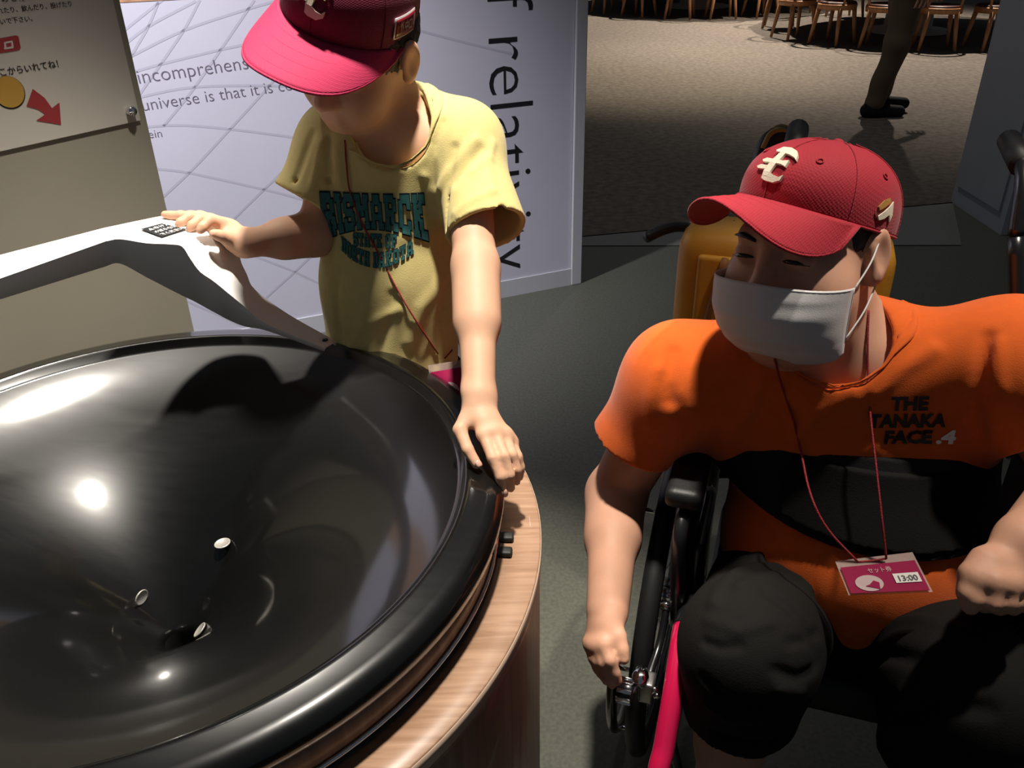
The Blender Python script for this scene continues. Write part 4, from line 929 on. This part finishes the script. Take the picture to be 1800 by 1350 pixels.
# orange T-shirt
M_or = mat('orange_cotton', (0.62, 0.105, 0.012), 0.85, 0.15, var=0.04, vscale=60, bump=0.2, bscale=700, sheen=0.15)
er_end, el_end = P(1112, 780, 1.335), P(1850, 748, 1.09)
dr, dl = unit(er_end - m_sr), unit(el_end - m_sl)
ms = [cap(m_sr + (m_neck - m_sr) * 0.05, m_neck - UP * 0.045, 0.068, 0.078, 0.06), cap(m_sl + (m_neck - m_sl) * 0.05, m_neck - UP * 0.045, 0.068, 0.078, 0.06),
      cap(m_chest + UP * 0.015 + CRT * 0.09, m_chest + UP * 0.015 - CRT * 0.09, 0.118, 0.118, 0.06), cap(m_chest, m_belly, 0.165, 0.175, 0.08, CFW, 0.88),
      ell(m_belly - UP * 0.035 + CFW * 0.02, (0.20, 0.172, 0.13), 0.06, np.stack([CRT, CFW, UP])), cap(m_belly, m_hip, 0.165, 0.16, 0.06),
      cap(m_sr, m_chest + CRT * 0.1, 0.075, 0.09, 0.06), cap(m_sl, m_chest - CRT * 0.1, 0.075, 0.09, 0.06),
      cutcap(m_sr, m_sr + dr * 0.25, 0.070, 0.067, er_end, dr, 0.045), cutcap(m_sl, m_sl + dl * 0.25, 0.070, 0.072, el_end, dl, 0.045),
      sub(cap(er_end - dr * 0.04, er_end + dr * 0.06, 0.056, 0.060, 0.004)), sub(cap(el_end - dl * 0.04, el_end + dl * 0.06, 0.058, 0.064, 0.004)),
      sub(cap(MH.w(0, -0.03, -0.06), P(1475, 600, 1.135), 0.068, 0.068, 0.01))]
ms += surf_folds(ms, [
    ([(1176, 705), (1172, 670), (1182, 620)], 0.010, -0.007), ([(1140, 745), (1142, 700), (1155, 650)], 0.010, 0.004), 
     ([(1212, 715), (1206, 690), (1220, 645)], 0.010, 0.004), ([(1290, 770), (1340, 785), (1420, 795)], 0.011, 0.004),
    ([(1440, 798), (1500, 795), (1540, 790)], 0.011, 0.003), ([(1722, 770), (1716, 690), (1738, 595)], 0.009, -0.009), ([(1560, 780), (1640, 765), (1700, 705)], 0.008, -0.005),
    ([(1540, 690), (1590, 645), (1640, 615)], 0.010, 0.005), ([(1400, 765), (1440, 725), (1500, 695)], 0.011, 0.005), ([(1575, 525), (1620, 512), (1690, 515)], 0.007, 0.004),
    ([(1290, 760), (1330, 700), (1340, 650)], 0.010, 0.004), ([(1450, 960), (1530, 948), (1600, 962)], 0.010, 0.006), ([(1560, 1012), (1620, 988), (1680, 935)], 0.009, -0.008),
    ([(1580, 1000), (1650, 960), (1690, 915)], 0.008, 0.006), ([(1280, 850), (1320, 900), (1360, 940)], 0.009, -0.006), ([(1752, 600), (1760, 680), (1750, 740)], 0.008, 0.005)], 0.011)
m_shirt = sdf_mesh('t_shirt', ms, 0.004, man, M_or, noise_disp(0.002, 30, 9))
bv_ms = bvh_of(m_shirt)
cc = P(1478, 600, 1.135); ax_n = unit(MH.w(0, -0.03, -0.06) - cc + np.array([-0.0, -0.02, 0.03])); e1 = unit(np.cross(ax_n, CFW)); e2 = np.cross(ax_n, e1)
collar_band(bv_ms, cc, e1, e2, 0.074, 0.094, 0.0015, M_or, m_shirt)
to, tnn = hit(bv_ms, 1592, 742)
tn = unit(np.array([-0.15, -0.85, 0.45])); tx = unit(np.cross(UP, tn)); tx = unit(tx + UP * 0.10); ty = unit(np.cross(tn, tx))
for s, dx, dy, wd_, m in (('THE', -0.0215, 0.017, 0.046, M_ink), ('TANAKA', -0.0465, -0.006, 0.096, M_ink), ('FACE', -0.0245, -0.029, 0.060, M_ink), ('.4', 0.040, -0.029, 0.023, M_wink)):
    V2, F2 = text_geo(s, 1.0, 0.048, res=2); V2 = V2 - [V2[:, 0].min(), 0]; w_ = V2[:, 0].max(); V2 = V2 * [wd_ / w_, 0.0245]
    V2 = V2 + [dx, dy]; wrap_print('lettering', V2, F2, to, tx, ty, bv_ms, m, m_shirt, 0.0016, cuts=3)
# black shorts
M_short = mat('black_shorts_cloth', (0.0065, 0.0062, 0.0055), 0.85, 0.15, bump=0.25, bscale=450)
kn_r_end = k_r + np.array([0.0, -0.005, -0.13]); kn_l_end = k_l + np.array([0.0, 0.0, -0.13])
ps = [cap(m_hip + CRT * 0.04, m_hip - CRT * 0.04, 0.165, 0.165, 0.05), cap(m_hip + CRT * 0.09, k_r, 0.115, 0.088, 0.06), cap(m_hip - CRT * 0.09, k_l, 0.115, 0.092, 0.06),
      cutcap(k_r, kn_r_end - UP * 0.04, 0.088, 0.080, kn_r_end, (0.05, -0.15, -1), 0.04), cutcap(k_l, kn_l_end - UP * 0.04, 0.090, 0.082, kn_l_end, (0, -0.15, -1), 0.04),
      cap((k_r + m_hip + CRT * 0.09) / 2 - UP * 0.02, (k_l + m_hip - CRT * 0.09) / 2 - UP * 0.02, 0.06, 0.06, 0.08),
      sub(cap(kn_r_end + UP * 0.02, kn_r_end - UP * 0.05, 0.068, 0.074, 0.004)), sub(cap(kn_l_end + UP * 0.02, kn_l_end - UP * 0.05, 0.070, 0.076, 0.004))]
ps += surf_folds(ps, [
    ([(1245, 1090), (1300, 1110), (1355, 1095)], 0.007, 0.004), ([(1240, 1195), (1285, 1235), (1335, 1240)], 0.007, -0.009), ([(1240, 1235), (1280, 1265), (1335, 1265)], 0.006, 0.006),
    ([(1240, 1130), (1270, 1140), (1300, 1136)], 0.006, -0.005), ([(1365, 1180), (1400, 1192), (1440, 1172)], 0.007, -0.009), ([(1370, 1212), (1410, 1216), (1445, 1200)], 0.006, 0.007),
    ([(1390, 1130), (1410, 1128), (1440, 1112)], 0.006, -0.006), ([(1350, 1040), (1410, 1090), (1440, 1160)], 0.009, -0.009), ([(1440, 1050), (1490, 1110), (1540, 1170)], 0.010, -0.012),
    ([(1420, 1030), (1480, 1070), (1560, 1100)], 0.010, 0.008), ([(1500, 1180), (1560, 1150), (1610, 1160)], 0.010, -0.010), ([(1550, 1100), (1620, 1090), (1690, 1110)], 0.009, 0.008),
    ([(1380, 1272), (1420, 1255), (1450, 1240)], 0.007, -0.008), ([(1255, 1060), (1290, 1005), (1340, 975)], 0.009, 0.007), ([(1270, 1012), (1330, 985), (1400, 985)], 0.008, -0.008),
    ([(1300, 1030), (1360, 1010), (1420, 1020)], 0.008, 0.006), ([(1590, 1220), (1640, 1190), (1720, 1180)], 0.010, 0.008), ([(1580, 1260), (1660, 1240), (1740, 1250)], 0.010, -0.008),
    ([(1260, 1290), (1310, 1300), (1370, 1296)], 0.006, -0.006)], 0.011)
sdf_mesh('shorts', ps, 0.0045, man, M_short, noise_disp(0.0028, 34, 11))
for an in (an_r, an_l):                                   # shoes
    t0 = an + CFW * -0.03 - UP * 0.02; t1 = an + CFW * 0.19 - UP * 0.045
    sh = [cap(t0, t1, 0.052, 0.044, 0.02, UP, 0.9)]; sdf_mesh('shoe', sh, 0.006, man, M_dark)
# lanyard and pass
pb = [P(1468, 986, 1.12), P(1604, 970, 1.10), P(1640, 1040, 1.07), P(1492, 1046, 1.09)]
mlan = empty('lanyard_pass', tuple(pb[2]), 'pink visitor pass reading 13:00 on a red cord over the orange shirt', 'lanyard')
bv_m2 = bvh_of(m_shirt, m_body)
def cord_pts(px, lift):
    out = []
    for (u, v), lf in zip(px, lift):
        p, n = hit(bv_m2, u, v)
        if p is not None: out.append(p - unit(ray(u, v)) * lf)
    return out
tube('cord', cord_pts([(1527, 545), (1525, 600), (1526, 660), (1530, 730)], [0.003, 0.004, 0.004, 0.006]) + [P(1540, 820, 1.095), P(1550, 910, 1.09), P(1558, 982, 1.10)], 0.0016, M_cord, mlan, 8, 6)
tube('cord', cord_pts([(1362, 632), (1375, 680), (1395, 740), (1408, 795)], [0.004, 0.004, 0.004, 0.006]) + [P(1425, 870, 1.115), P(1455, 930, 1.11), P(1508, 988, 1.112)], 0.0016, M_cord, mlan, 8, 6)
tube('cord', [P(1508, 988, 1.112), P(1530, 986, 1.108), P(1558, 982, 1.10)], 0.0014, M_cord, mlan, 8, 3)
def quad_pt(a, b): return (pb[0] * (1 - a) + pb[1] * a) * (1 - b) + (pb[3] * (1 - a) + pb[2] * a) * b
nq = unit(np.cross(pb[3] - pb[0], pb[1] - pb[0]))
nq = nq if np.dot(nq, ray(1550, 1000)) < 0 else -nq
def pass_sheet(name, a0, a1, b0, b1, m, lift, th=0.0008):
    V, Fc = grid_geo(4, 4, lambda a, b: quad_pt(a0 + (a1 - a0) * a, b0 + (b1 - b0) * b) + nq * lift); o = link(name, mesh(name, V, Fc), m, mlan, smooth=False); solidify(o, th, 0); return o
pass_sheet('sleeve', 0, 1, 0, 1, M_clear, -0.0012, 0.0012)
pass_sheet('card', 0.03, 0.97, 0.22, 0.97, M_pink, 0.0014)
pass_sheet('time_label', 0.62, 0.93, 0.52, 0.76, mat('paper_label', (0.62, 0.6, 0.56), 0.7), 0.0024)
def pass_print(name, V2, Fc, m, lift): link(name, mesh(name, [quad_pt(a, b) + nq * lift for a, b in V2], Fc), m, mlan, smooth=False)
V2, F2 = text_geo('13:00', 1.0, 0.02, res=2); w_ = V2[:, 0].max(); pass_print('lettering', [(0.65 + 0.25 * a / w_, 0.72 - 0.20 * b) for a, b in V2], F2, M_ink, 0.0034)
V2, F2 = text_geo('セット券', 1.0, 0.01, res=2); w_ = V2[:, 0].max(); M_passtxt = mat('pass_pale_print', (0.42, 0.20, 0.24), 0.5)
pass_print('lettering', [(0.34 + 0.30 * a / w_, 0.44 - 0.15 * b) for a, b in V2], F2, M_passtxt, 0.0026)
V2, F2 = ngon_geo(0.30, 0.72, 0.17, 0.22); pass_print('pass_picture', V2, F2, mat('pass_print2', (0.36, 0.25, 0.25), 0.5), 0.0026)
V2 = [(0.30, 0.76), (0.36, 0.66), (0.42, 0.72), (0.40, 0.90), (0.34, 0.86), (0.24, 0.80)]; pass_print('pass_picture', V2, [tuple(range(6))], M_pink, 0.0032)

# ================================================================== wheelchair
M_blackmetal = mat('black_painted_metal', (0.008, 0.008, 0.009), 0.28, 0.5, coat=0.4, coatr=0.15)
M_rubber = mat('tyre_rubber', (0.010, 0.010, 0.010), 0.55, 0.35)
M_vinyl = mat('black_vinyl', (0.009, 0.009, 0.009), 0.5, 0.4, bump=0.15, bscale=300)
M_frame = mat('magenta_frame_paint', (0.55, 0.008, 0.065), 0.22, 0.5, coat=0.8, coatr=0.06)
chair = empty('wheelchair', (SEAT[0], SEAT[1], 0), 'black wheelchair with a magenta frame tube under the man in orange', 'wheelchair')
def WC(x, y, z): return SEAT + CRT * x + CFW * y + UP * z      # x to his right (viewer's left), y forward
AXW = np.column_stack([CFW, UP, CRT])                           # wheel lies in the forward/up plane
def ring(name, c, R, r, m, parent, n=72, k=10):
    V, Fc = tube_geo([c + R * (math.cos(a) * CFW + math.sin(a) * UP) for a in np.linspace(0, 2 * PI, n, endpoint=False)], r, k, True)
    return link(name, mesh(name, V, Fc), m, parent)
for sg in (1, -1):
    c = WC(sg * 0.292, -0.08, 0.305)
    tyre = ring('wheel', c, 0.285, 0.017, M_rubber, chair)
    ring('rim', c, 0.262, 0.009, M_blackmetal, tyre); ring('push_rim', c + CRT * sg * 0.045, 0.262, 0.0095, M_blackmetal, tyre)
    lathe('hub', [(0, 0.035), (0.022, 0.035), (0.026, 0.025), (0.026, -0.025), (0.022, -0.035), (0, -0.035)], c, M_chrome, tyre, n=24, axis=AXW)
    for i in range(16):
        a = 2 * PI * i / 16; d = math.cos(a) * CFW + math.sin(a) * UP; V, Fc = tube_geo([c + d * 0.024 + CRT * sg * (0.02 if i % 2 else -0.02), c + d * 0.256], 0.0013, 5)
        link('spoke', mesh('spoke', V, Fc), M_chrome, tyre)
    for i in range(6):
        a = 2 * PI * i / 6 + 0.2; d = math.cos(a) * CFW + math.sin(a) * UP; V, Fc = tube_geo([c + d * 0.262, c + d * 0.262 + CRT * sg * 0.045], 0.004, 6)
        link('rim_tab', mesh('rim_tab', V, Fc), M_chrome, tyre)
    # side frame
    tube('frame_tube', [WC(sg * 0.235, -0.24, 0.20), WC(sg * 0.235, -0.235, 0.48), WC(sg * 0.215, -0.27, 0.80), WC(sg * 0.180, -0.31, 0.98)], 0.0125, M_blackmetal, chair)
    tube('frame_tube', [WC(sg * 0.235, -0.24, 0.45), WC(sg * 0.235, 0.0, 0.46), WC(sg * 0.235, 0.20, 0.46)], 0.0125, M_blackmetal, chair)
    tube('frame_tube', [WC(sg * 0.235, -0.24, 0.22), WC(sg * 0.235, 0.0, 0.21), WC(sg * 0.235, 0.16, 0.22), WC(sg * 0.235, 0.19, 0.30), WC(sg * 0.235, 0.19, 0.46)], 0.0125, M_blackmetal, chair)
    tube('armrest_tube', [WC(sg * 0.252, -0.24, 0.62), WC(sg * 0.255, -0.20, 0.665), WC(sg * 0.255, 0.05, 0.668), WC(sg * 0.255, 0.145, 0.655), WC(sg * 0.252, 0.165, 0.60), WC(sg * 0.245, 0.165, 0.47)], 0.0115, M_blackmetal, chair)
    bm_link('armrest_pad', box_bm((0.056, 0.34, 0.032), frame_m(WC(sg * 0.256, -0.02, 0.692), CRT, CFW, UP) , 0.014, 3), M_vinyl, chair)
    bm_link('side_guard', box_bm((0.006, 0.36, 0.20), frame_m(WC(sg * 0.246, -0.03, 0.565), CRT, CFW, UP), 0.002), M_vinyl, chair)
    # front caster
    cc_ = WC(sg * 0.21, 0.25, 0.075); w_ = ring('caster', cc_, 0.058, 0.016, M_rubber, chair, 36, 8)
    lathe('caster_hub', [(0, 0.012), (0.045, 0.012), (0.045, -0.012), (0, -0.012)], cc_, M_blackmetal, w_, n=20, axis=AXW)
    tube('caster_fork', [cc_ + CRT * 0.024, cc_ + CRT * 0.024 + UP * 0.08, cc_ + UP * 0.10 - CFW * 0.03, WC(sg * 0.235, 0.19, 0.25)], 0.008, M_blackmetal, chair)
    # footrest
    bm_link('footplate', box_bm((0.15, 0.17, 0.012), frame_m(WC(sg * 0.12, 0.48, 0.085), CRT, CFW, UP), 0.005), M_vinyl, chair)
    # push handle
    hb = WC(sg * 0.180, -0.31, 0.98); tube('push_handle', [hb, WC(sg * 0.177, -0.335, 1.045), WC(sg * 0.175, -0.37, 1.075), WC(sg * 0.172, -0.44, 1.085)], 0.0125, M_blackmetal, chair)
    tube('handle_grip', [WC(sg * 0.175, -0.375, 1.076), WC(sg * 0.172, -0.49, 1.088)], 0.019, M_rubber, chair, n=14, sub=1)
# magenta front hangers
tube('front_hanger', [P(1200, 1105, 1.265), P(1195, 1140, 1.235), P(1184, 1215, 1.21), P(1168, 1310, 1.20), P(1155, 1400, 1.20), WC(0.19, 0.42, 0.10)], 0.0155, M_frame, chair, n=16)
tube('front_hanger', [WC(-0.225, 0.15, 0.50), WC(-0.222, 0.20, 0.485), WC(-0.215, 0.26, 0.42), WC(-0.20, 0.34, 0.28), WC(-0.19, 0.42, 0.10)], 0.0155, M_frame, chair, n=16)
tube('hanger_sleeve', [WC(0.238, 0.02, 0.50), P(1212, 1075, 1.29), P(1203, 1105, 1.265)], 0.018, M_blackmetal, chair, n=14)
bm_link('seat_cushion', box_bm((0.42, 0.42, 0.07), frame_m(WC(0, -0.01, 0.415), CRT, CFW, UP), 0.025, 3), M_vinyl, chair)
def back_pt(a, b):
    x = (a - 0.5) * 0.46; return WC(x, -0.245 - 0.05 * b - 0.05 * math.cos(x / 0.23 * PI / 2), 0.47 + 0.33 * b)
V, Fc = grid_geo(16, 12, back_pt); o = link('back_upholstery', mesh('back_upholstery', V, Fc), M_vinyl, chair); solidify(o, 0.012, 0)
# wheel brake: knob, lever, clamp
kc = P(1099, 1214, 1.255)
kn = lathe('brake_knob', [(0, 0.012), (0.014, 0.012), (0.017, 0.009), (0.017, -0.009), (0.014, -0.012), (0, -0.012)], kc, M_blackmetal, chair, n=24, axis=np.column_stack([CFW, UP, CRT]))
for i in range(8):
    a = 2 * PI * i / 8; d = math.cos(a) * CFW + math.sin(a) * UP; bm_link('knob_rib', box_bm((0.006, 0.004, 0.022), frame_m(kc + d * 0.0175, np.cross(d, CRT), d, CRT), 0.001), M_chrome, kn)
tube('brake_lever', [kc, P(1113, 1214, 1.255), P(1118, 1200, 1.255), P(1124, 1188, 1.255)], 0.0045, M_chrome, chair)
bm_link('brake_clamp', box_bm((0.022, 0.030, 0.040), frame_m(P(1138, 1208, 1.262), CRT, CFW, UP), 0.004), mat('cast_metal', (0.30, 0.29, 0.28), 0.35, metal=0.9), chair)
lathe('brake_bolt', [(0, 0.016), (0.010, 0.013), (0.013, 0.0), (0.010, -0.013), (0, -0.016)], P(1126, 1190, 1.25), M_chrome, chair, n=18, axis=np.column_stack([UP, CRT, -CFW]))
for u, v, t, r in ((1151, 1213, 1.245, 0.007), (1155, 1222, 1.245, 0.005), (1171, 1066, 1.30, 0.009)):
    lathe('bolt', [(0, r * 0.7), (r * 0.6, r * 0.6), (r, 0.0), (r, -0.004), (0, -0.004)], P(u, v, t), M_chrome, chair, n=16, axis=np.column_stack([UP, CRT, -CFW]))
tube('brake_arm', [P(1138, 1195, 1.262), P(1160, 1130, 1.30), P(1172, 1066, 1.305)], 0.006, M_blackmetal, chair)
# wide chest belt of the wheelchair, fastened round the orange shirt
M_belt = mat('black_webbing_fabric', (0.010, 0.010, 0.011), 0.85, 0.2, bump=0.3, bscale=500)
core = [p for i, p in enumerate(ms) if i in (2, 3, 4, 5)]
def slab(z0, z1, tilt, c):
    nn = A(unit(UP + CFW * tilt)); c = A(c); return (2, (lambda p: np.maximum((p - c) @ nn - z1, z0 - (p - c) @ nn)), c, 0.6, 0.01)
bz = P(1500, 875, 1.15)
sdf_mesh('chest_belt', core + [slab(-0.048, 0.048, 0.0, bz)], 0.004, chair, M_belt, lambda p: 0.011 + 0.0 * p[:, 0])
fl_c = P(1545, 905, 1.12)
sdf_mesh('belt_flap', core + [slab(-0.026, 0.028, 0.03, P(1530, 898, 1.13)), (2, (lambda p: np.linalg.norm(p - A(fl_c), axis=1) - 0.115), A(fl_c), 0.6, 0.01)], 0.004, chair, M_short, lambda p: 0.017 + 0.0 * p[:, 0])

# ================================================================== yellow backpack hung behind the wheelchair
M_yb = mat('yellow_nylon', (0.40, 0.185, 0.015), 0.5, 0.35, var=0.06, vscale=14, bump=0.15, bscale=250)
M_yb2 = mat('tan_webbing', (0.30, 0.17, 0.03), 0.6)
bc_ = np.array([0.515, 1.49, 0.715])
pack = empty('backpack', tuple(bc_ - UP * 0.21), 'yellow backpack with black straps hanging behind the wheelchair', 'backpack')
bm_link('pack_body', box_bm((0.385, 0.15, 0.42), frame_m(bc_, CRT, CFW, UP), 0.055, 5), M_yb, pack)
bm_link('pack_panel', box_bm((0.30, 0.02, 0.34), frame_m(bc_ + CFW * 0.074, CRT, CFW, UP), 0.009, 3), M_yb, pack)
for x in (0.10, -0.10):
    tube('strap', [bc_ + CRT * x + CFW * 0.088 + UP * 0.17, bc_ + CRT * (x + 0.02) + CFW * 0.09 + UP * 0.05, bc_ + CRT * (x + 0.05) + CFW * 0.088 - UP * 0.12], 0.007, mat('brown_webbing', (0.16, 0.06, 0.008), 0.7), pack)
tube('grab_loop', [P(1135, 418, 1.62), P(1165, 404, 1.63), P(1195, 398, 1.63), P(1220, 404, 1.62), P(1240, 414, 1.60), P(1262, 404, 1.59), P(1290, 396, 1.60)], 0.011, M_vinyl, pack, n=8)
bm_link('clip', box_bm((0.03, 0.01, 0.035), frame_m(bc_ + CRT * 0.0 + CFW * 0.092 + UP * 0.02, CRT, CFW, UP), 0.004), mat('grey_plastic', (0.4, 0.4, 0.36), 0.5), pack)
arc = [P(1336, 300, 1.60), P(1340, 270, 1.60), P(1352, 246, 1.60), P(1370, 238, 1.60), P(1388, 246, 1.61), P(1396, 268, 1.62), P(1400, 300, 1.63)]
tube('shoulder_strap', arc, 0.016, M_vinyl, pack, n=10)
tube('strap_edge', [p + UP * 0.012 + CFW * 0.010 for p in arc[1:]], 0.005, M_yb2, pack, n=8)
tube('strap_edge', [p + UP * 0.014 - CFW * 0.012 for p in arc[2:]], 0.005, M_yb2, pack, n=8)

# ================================================================== the hall behind: round tables, chairs, a walking visitor
M_chairwood = wood_mat('chair_beech', (0.30, 0.13, 0.05), (0.42, 0.20, 0.08), 0.4, (20, 20, 2))
M_seatpad = mat('dark_seat_pad', (0.05, 0.018, 0.014), 0.45, 0.4)
M_tabletop = mat('table_top_dark', (0.05, 0.045, 0.04), 0.5)
def make_chair_h():
    r = empty('wooden_chair', (0, 0, 0))
    lathe('seat', [(0, 0.455), (0.19, 0.455), (0.205, 0.447), (0.205, 0.435), (0, 0.435)], (0, 0, 0), M_seatpad, r, n=32)
    lathe('seat_ring', [(0.175, 0.434), (0.212, 0.434), (0.216, 0.42), (0.212, 0.375), (0.180, 0.375)], (0, 0, 0), M_chairwood, r, n=32, closed=True)
    for k in range(4):
        a = PI / 4 + k * PI / 2; d = np.array([math.cos(a), math.sin(a), 0]); V, Fc = tube_geo([d * 0.185 + UP * 0.425, d * 0.22 + UP * 0.2, d * 0.255 + UP * 0.008], [0.026, 0.022, 0.016], 8)
        link('leg', mesh('leg', V, Fc), M_chairwood, r)
    pts = [np.array([0.23 * math.cos(a), 0.23 * math.sin(a), 0.74 - 0.04 * abs(math.cos(a))]) for a in np.linspace(math.radians(-10), math.radians(190), 14)]
    V, Fc = tube_geo(pts, [0.014, 0.02, 0.026, 0.02, 0.014], 8); link('backrest', mesh('backrest', V, Fc), M_chairwood, r)
    for a in (PI * 0.2, PI * 0.8):
        d = np.array([math.cos(a), math.sin(a), 0]); V, Fc = tube_geo([d * 0.195 + UP * 0.40, d * 0.23 + UP * 0.72], 0.014, 8); link('back_post', mesh('back_post', V, Fc), M_chairwood, r)
    return r
def copy_tree(o, parent=None):
    c = o.copy(); COL.objects.link(c); c.parent = parent
    if parent is not None: c.matrix_parent_inverse = Matrix()
    for ch in list(o.children): copy_tree(ch, c)
    return c
proto = make_chair_h(); used = [False]
def chair_at(px, py, ang, label, group):
    o = copy_tree(proto) if used[0] else proto; used[0] = True
    o.location = (px, py, 0.006); o.rotation_euler = (0, 0, ang); tag(o, label, 'chair', group)
def table(cx, cy, R, label):
    t = empty('round_table', (cx, cy, 0.006), label, 'table', 'round tables in the hall')
    lathe('table_top', [(0, 0.755), (R - 0.01, 0.755), (R, 0.745), (R, 0.715), (R - 0.02, 0.71), (0, 0.71)], (cx, cy, 0), M_tabletop, t, n=96)
    lathe('pedestal', [(0.5, 0.012), (0.5, 0.03), (0.28, 0.06), (0.26, 0.5), (0.45, 0.70), (0.45, 0.715)], (cx, cy, 0), mat('table_pedestal_white', (0.35, 0.34, 0.31), 0.6), t, n=40)
table(3.05, 14.55, 1.75, 'big round table farthest back in the hall')
table(5.0, 11.25, 1.60, 'big round table nearer the grey partition')
TN = np.array([5.0, 11.25]); TF = np.array([3.05, 14.55])
near_l = ['wooden chair at the near round table, farthest left', 'wooden chair with a light on its seat, left of the walking visitor', 'wooden chair half hidden behind the walking visitor',
          'wooden chair just right of the walking visitor', 'wooden chair cut off by the grey partition', 'wooden chair behind the near round table', 'wooden chair on the far left side of the near table']
for i, (deg, r) in enumerate(((196, 1.62), (217, 1.58), (237, 1.56), (257, 1.56), (278, 1.58), (100, 1.5), (160, 1.55))):
    a = math.radians(deg); p = TN + r * np.array([math.cos(a), math.sin(a)]); chair_at(p[0], p[1], a - PI / 2, near_l[i], 'chairs round the near table')
far_l = ['wooden chair at the far table, leftmost beside the printed wall', 'wooden chair at the far table, second from the printed wall', 'wooden chair at the far table, third from the printed wall',
         'wooden chair at the far table, fourth from the printed wall', 'wooden chair at the far table, fifth from the printed wall', 'wooden chair at the far table, rightmost and nearest the other table']
for i, deg in enumerate((205, 228, 250, 270, 291, 316)):
    a = math.radians(deg); r = 1.64; p = TF + r * np.array([math.cos(a), math.sin(a)]); chair_at(p[0], p[1], a - PI / 2, far_l[i], 'chairs round the far table')

# walking visitor, seen from the waist down in the picture
M_tan = mat('tan_trousers', (0.115, 0.085, 0.055), 0.85, 0.15, bump=0.2, bscale=120)
vy = 6.55
def V3(u, v, y=vy): return PY(u, v, y)
vis = empty('person', tuple(PZ(1545, 210, 0.006)), 'walking visitor in tan trousers and black shoes near the chairs', 'person')
hipp = np.array([V3(1597, 0)[0] + 0.03, vy + 0.06, 0.96])
kn1, an1 = np.array([V3(1575, 90)[0], vy, 0.52]), np.array([V3(1535, 190)[0], vy, 0.115])
kn2, an2 = np.array([V3(1592, 90)[0], vy + 0.16, 0.53]), np.array([V3(1562, 170)[0], vy + 0.17, 0.14])
sh = hipp + np.array([0.06, 0, 0.48])
hd = Head(sh + np.array([0.03, 0, 0.26]), 90, 5, 0, 1.0); hd.s, hd.f, hd.u = np.array([0, -1.0, 0]), np.array([1.0, 0, 0]), np.array([0, 0, 1.0]); hd.M = np.stack([hd.s, hd.f, hd.u])
fx = np.array([1.0, 0, 0])
vp = head_prims(hd) + [cap(hd.w(0, -0.02, -0.07), sh + UP * 0.04, 0.055, 0.06, 0.04), cap(sh - fx * 0 + np.array([0, -0.17, 0]), sh + np.array([0, 0.17, 0]), 0.07, 0.07, 0.06), cap(sh - UP * 0.08, hipp, 0.14, 0.13, 0.08, fx, 0.75),
      cap(hipp, kn1, 0.08, 0.055, 0.05), cap(kn1, an1, 0.052, 0.036, 0.03), cap(hipp + np.array([0, 0.1, 0]), kn2, 0.08, 0.055, 0.05), cap(kn2, an2, 0.052, 0.036, 0.03)]
for an in (an1, an2): vp += [cap(an - UP * 0.04, an + fx * 0.17 - UP * 0.07, 0.04, 0.03, 0.03)]
for sg in (1, -1):
    s0 = sh + np.array([0, sg * 0.19, -0.01]); e0 = s0 + np.array([0.05 * sg, sg * 0.03, -0.28]); w0 = e0 + np.array([0.10 * sg + 0.08, 0, -0.22])
    vp += [cap(s0, e0, 0.05, 0.04, 0.05), cap(e0, w0, 0.04, 0.028, 0.02)]
    w1 = w0 + np.array([0.02, 0, -0.05]); kns = [w1 + np.array([0.03 * j - 0.045, 0, -0.03]) for j in range(4)]
    vp += hand_prims(w0, w1, kns, [[q + UP * -0.03, q + UP * -0.055 - fx * 0.005, q + UP * -0.07 - fx * 0.015] for q in kns], [w1, w1 + fx * 0.035, w1 + fx * 0.045 - UP * 0.03, w1 + fx * 0.045 - UP * 0.05], 0.010, (0, 1, 0))
sdf_mesh('body', vp, 0.009, vis, M_skin2)
tr = [cap(hipp + UP * 0.05, hipp - UP * 0.02, 0.155, 0.15, 0.05, fx, 0.85), cap(hipp, kn1, 0.115, 0.085, 0.05), cap(kn1, an1 + UP * 0.0, 0.085, 0.072, 0.04), cap(hipp + np.array([0, 0.1, 0]), kn2, 0.115, 0.085, 0.05), cap(kn2, an2, 0.085, 0.072, 0.04)]
sdf_mesh('trousers', tr, 0.010, vis, M_tan, noise_disp(0.006, 25, 2))
ts = [cap(sh - UP * 0.02 + np.array([0, -0.15, 0]), sh - UP * 0.02 + np.array([0, 0.15, 0]), 0.095, 0.095, 0.06), cap(sh - UP * 0.08, hipp + UP * 0.06, 0.165, 0.165, 0.08, fx, 0.8)]
for sg in (1, -1): s0 = sh + np.array([0, sg * 0.19, -0.01]); ts.append(cap(s0, s0 + np.array([0.03 * sg, sg * 0.02, -0.17]), 0.07, 0.065, 0.05))
sdf_mesh('shirt', ts, 0.010, vis, M_dark)
for an in (an1, an2):
    sh_ = [cap(an - UP * 0.06 - fx * 0.04, an + fx * 0.20 - UP * 0.072, 0.055, 0.044, 0.02), cap(an - UP * 0.02, an - UP * 0.06, 0.055, 0.055, 0.03)]
    sdf_mesh('shoe', sh_, 0.008, vis, M_dark)
hp = [ell(hd.w(0, -0.02, 0.045), (0.083, 0.102, 0.092), 0.01, hd.M), sub(cap(hd.w(0, 0.11, -0.04), hd.w(0, 0.09, 0.02), 0.08, 0.07, 0.01))]
sdf_mesh('hair', hp, 0.008, vis, M_hair)
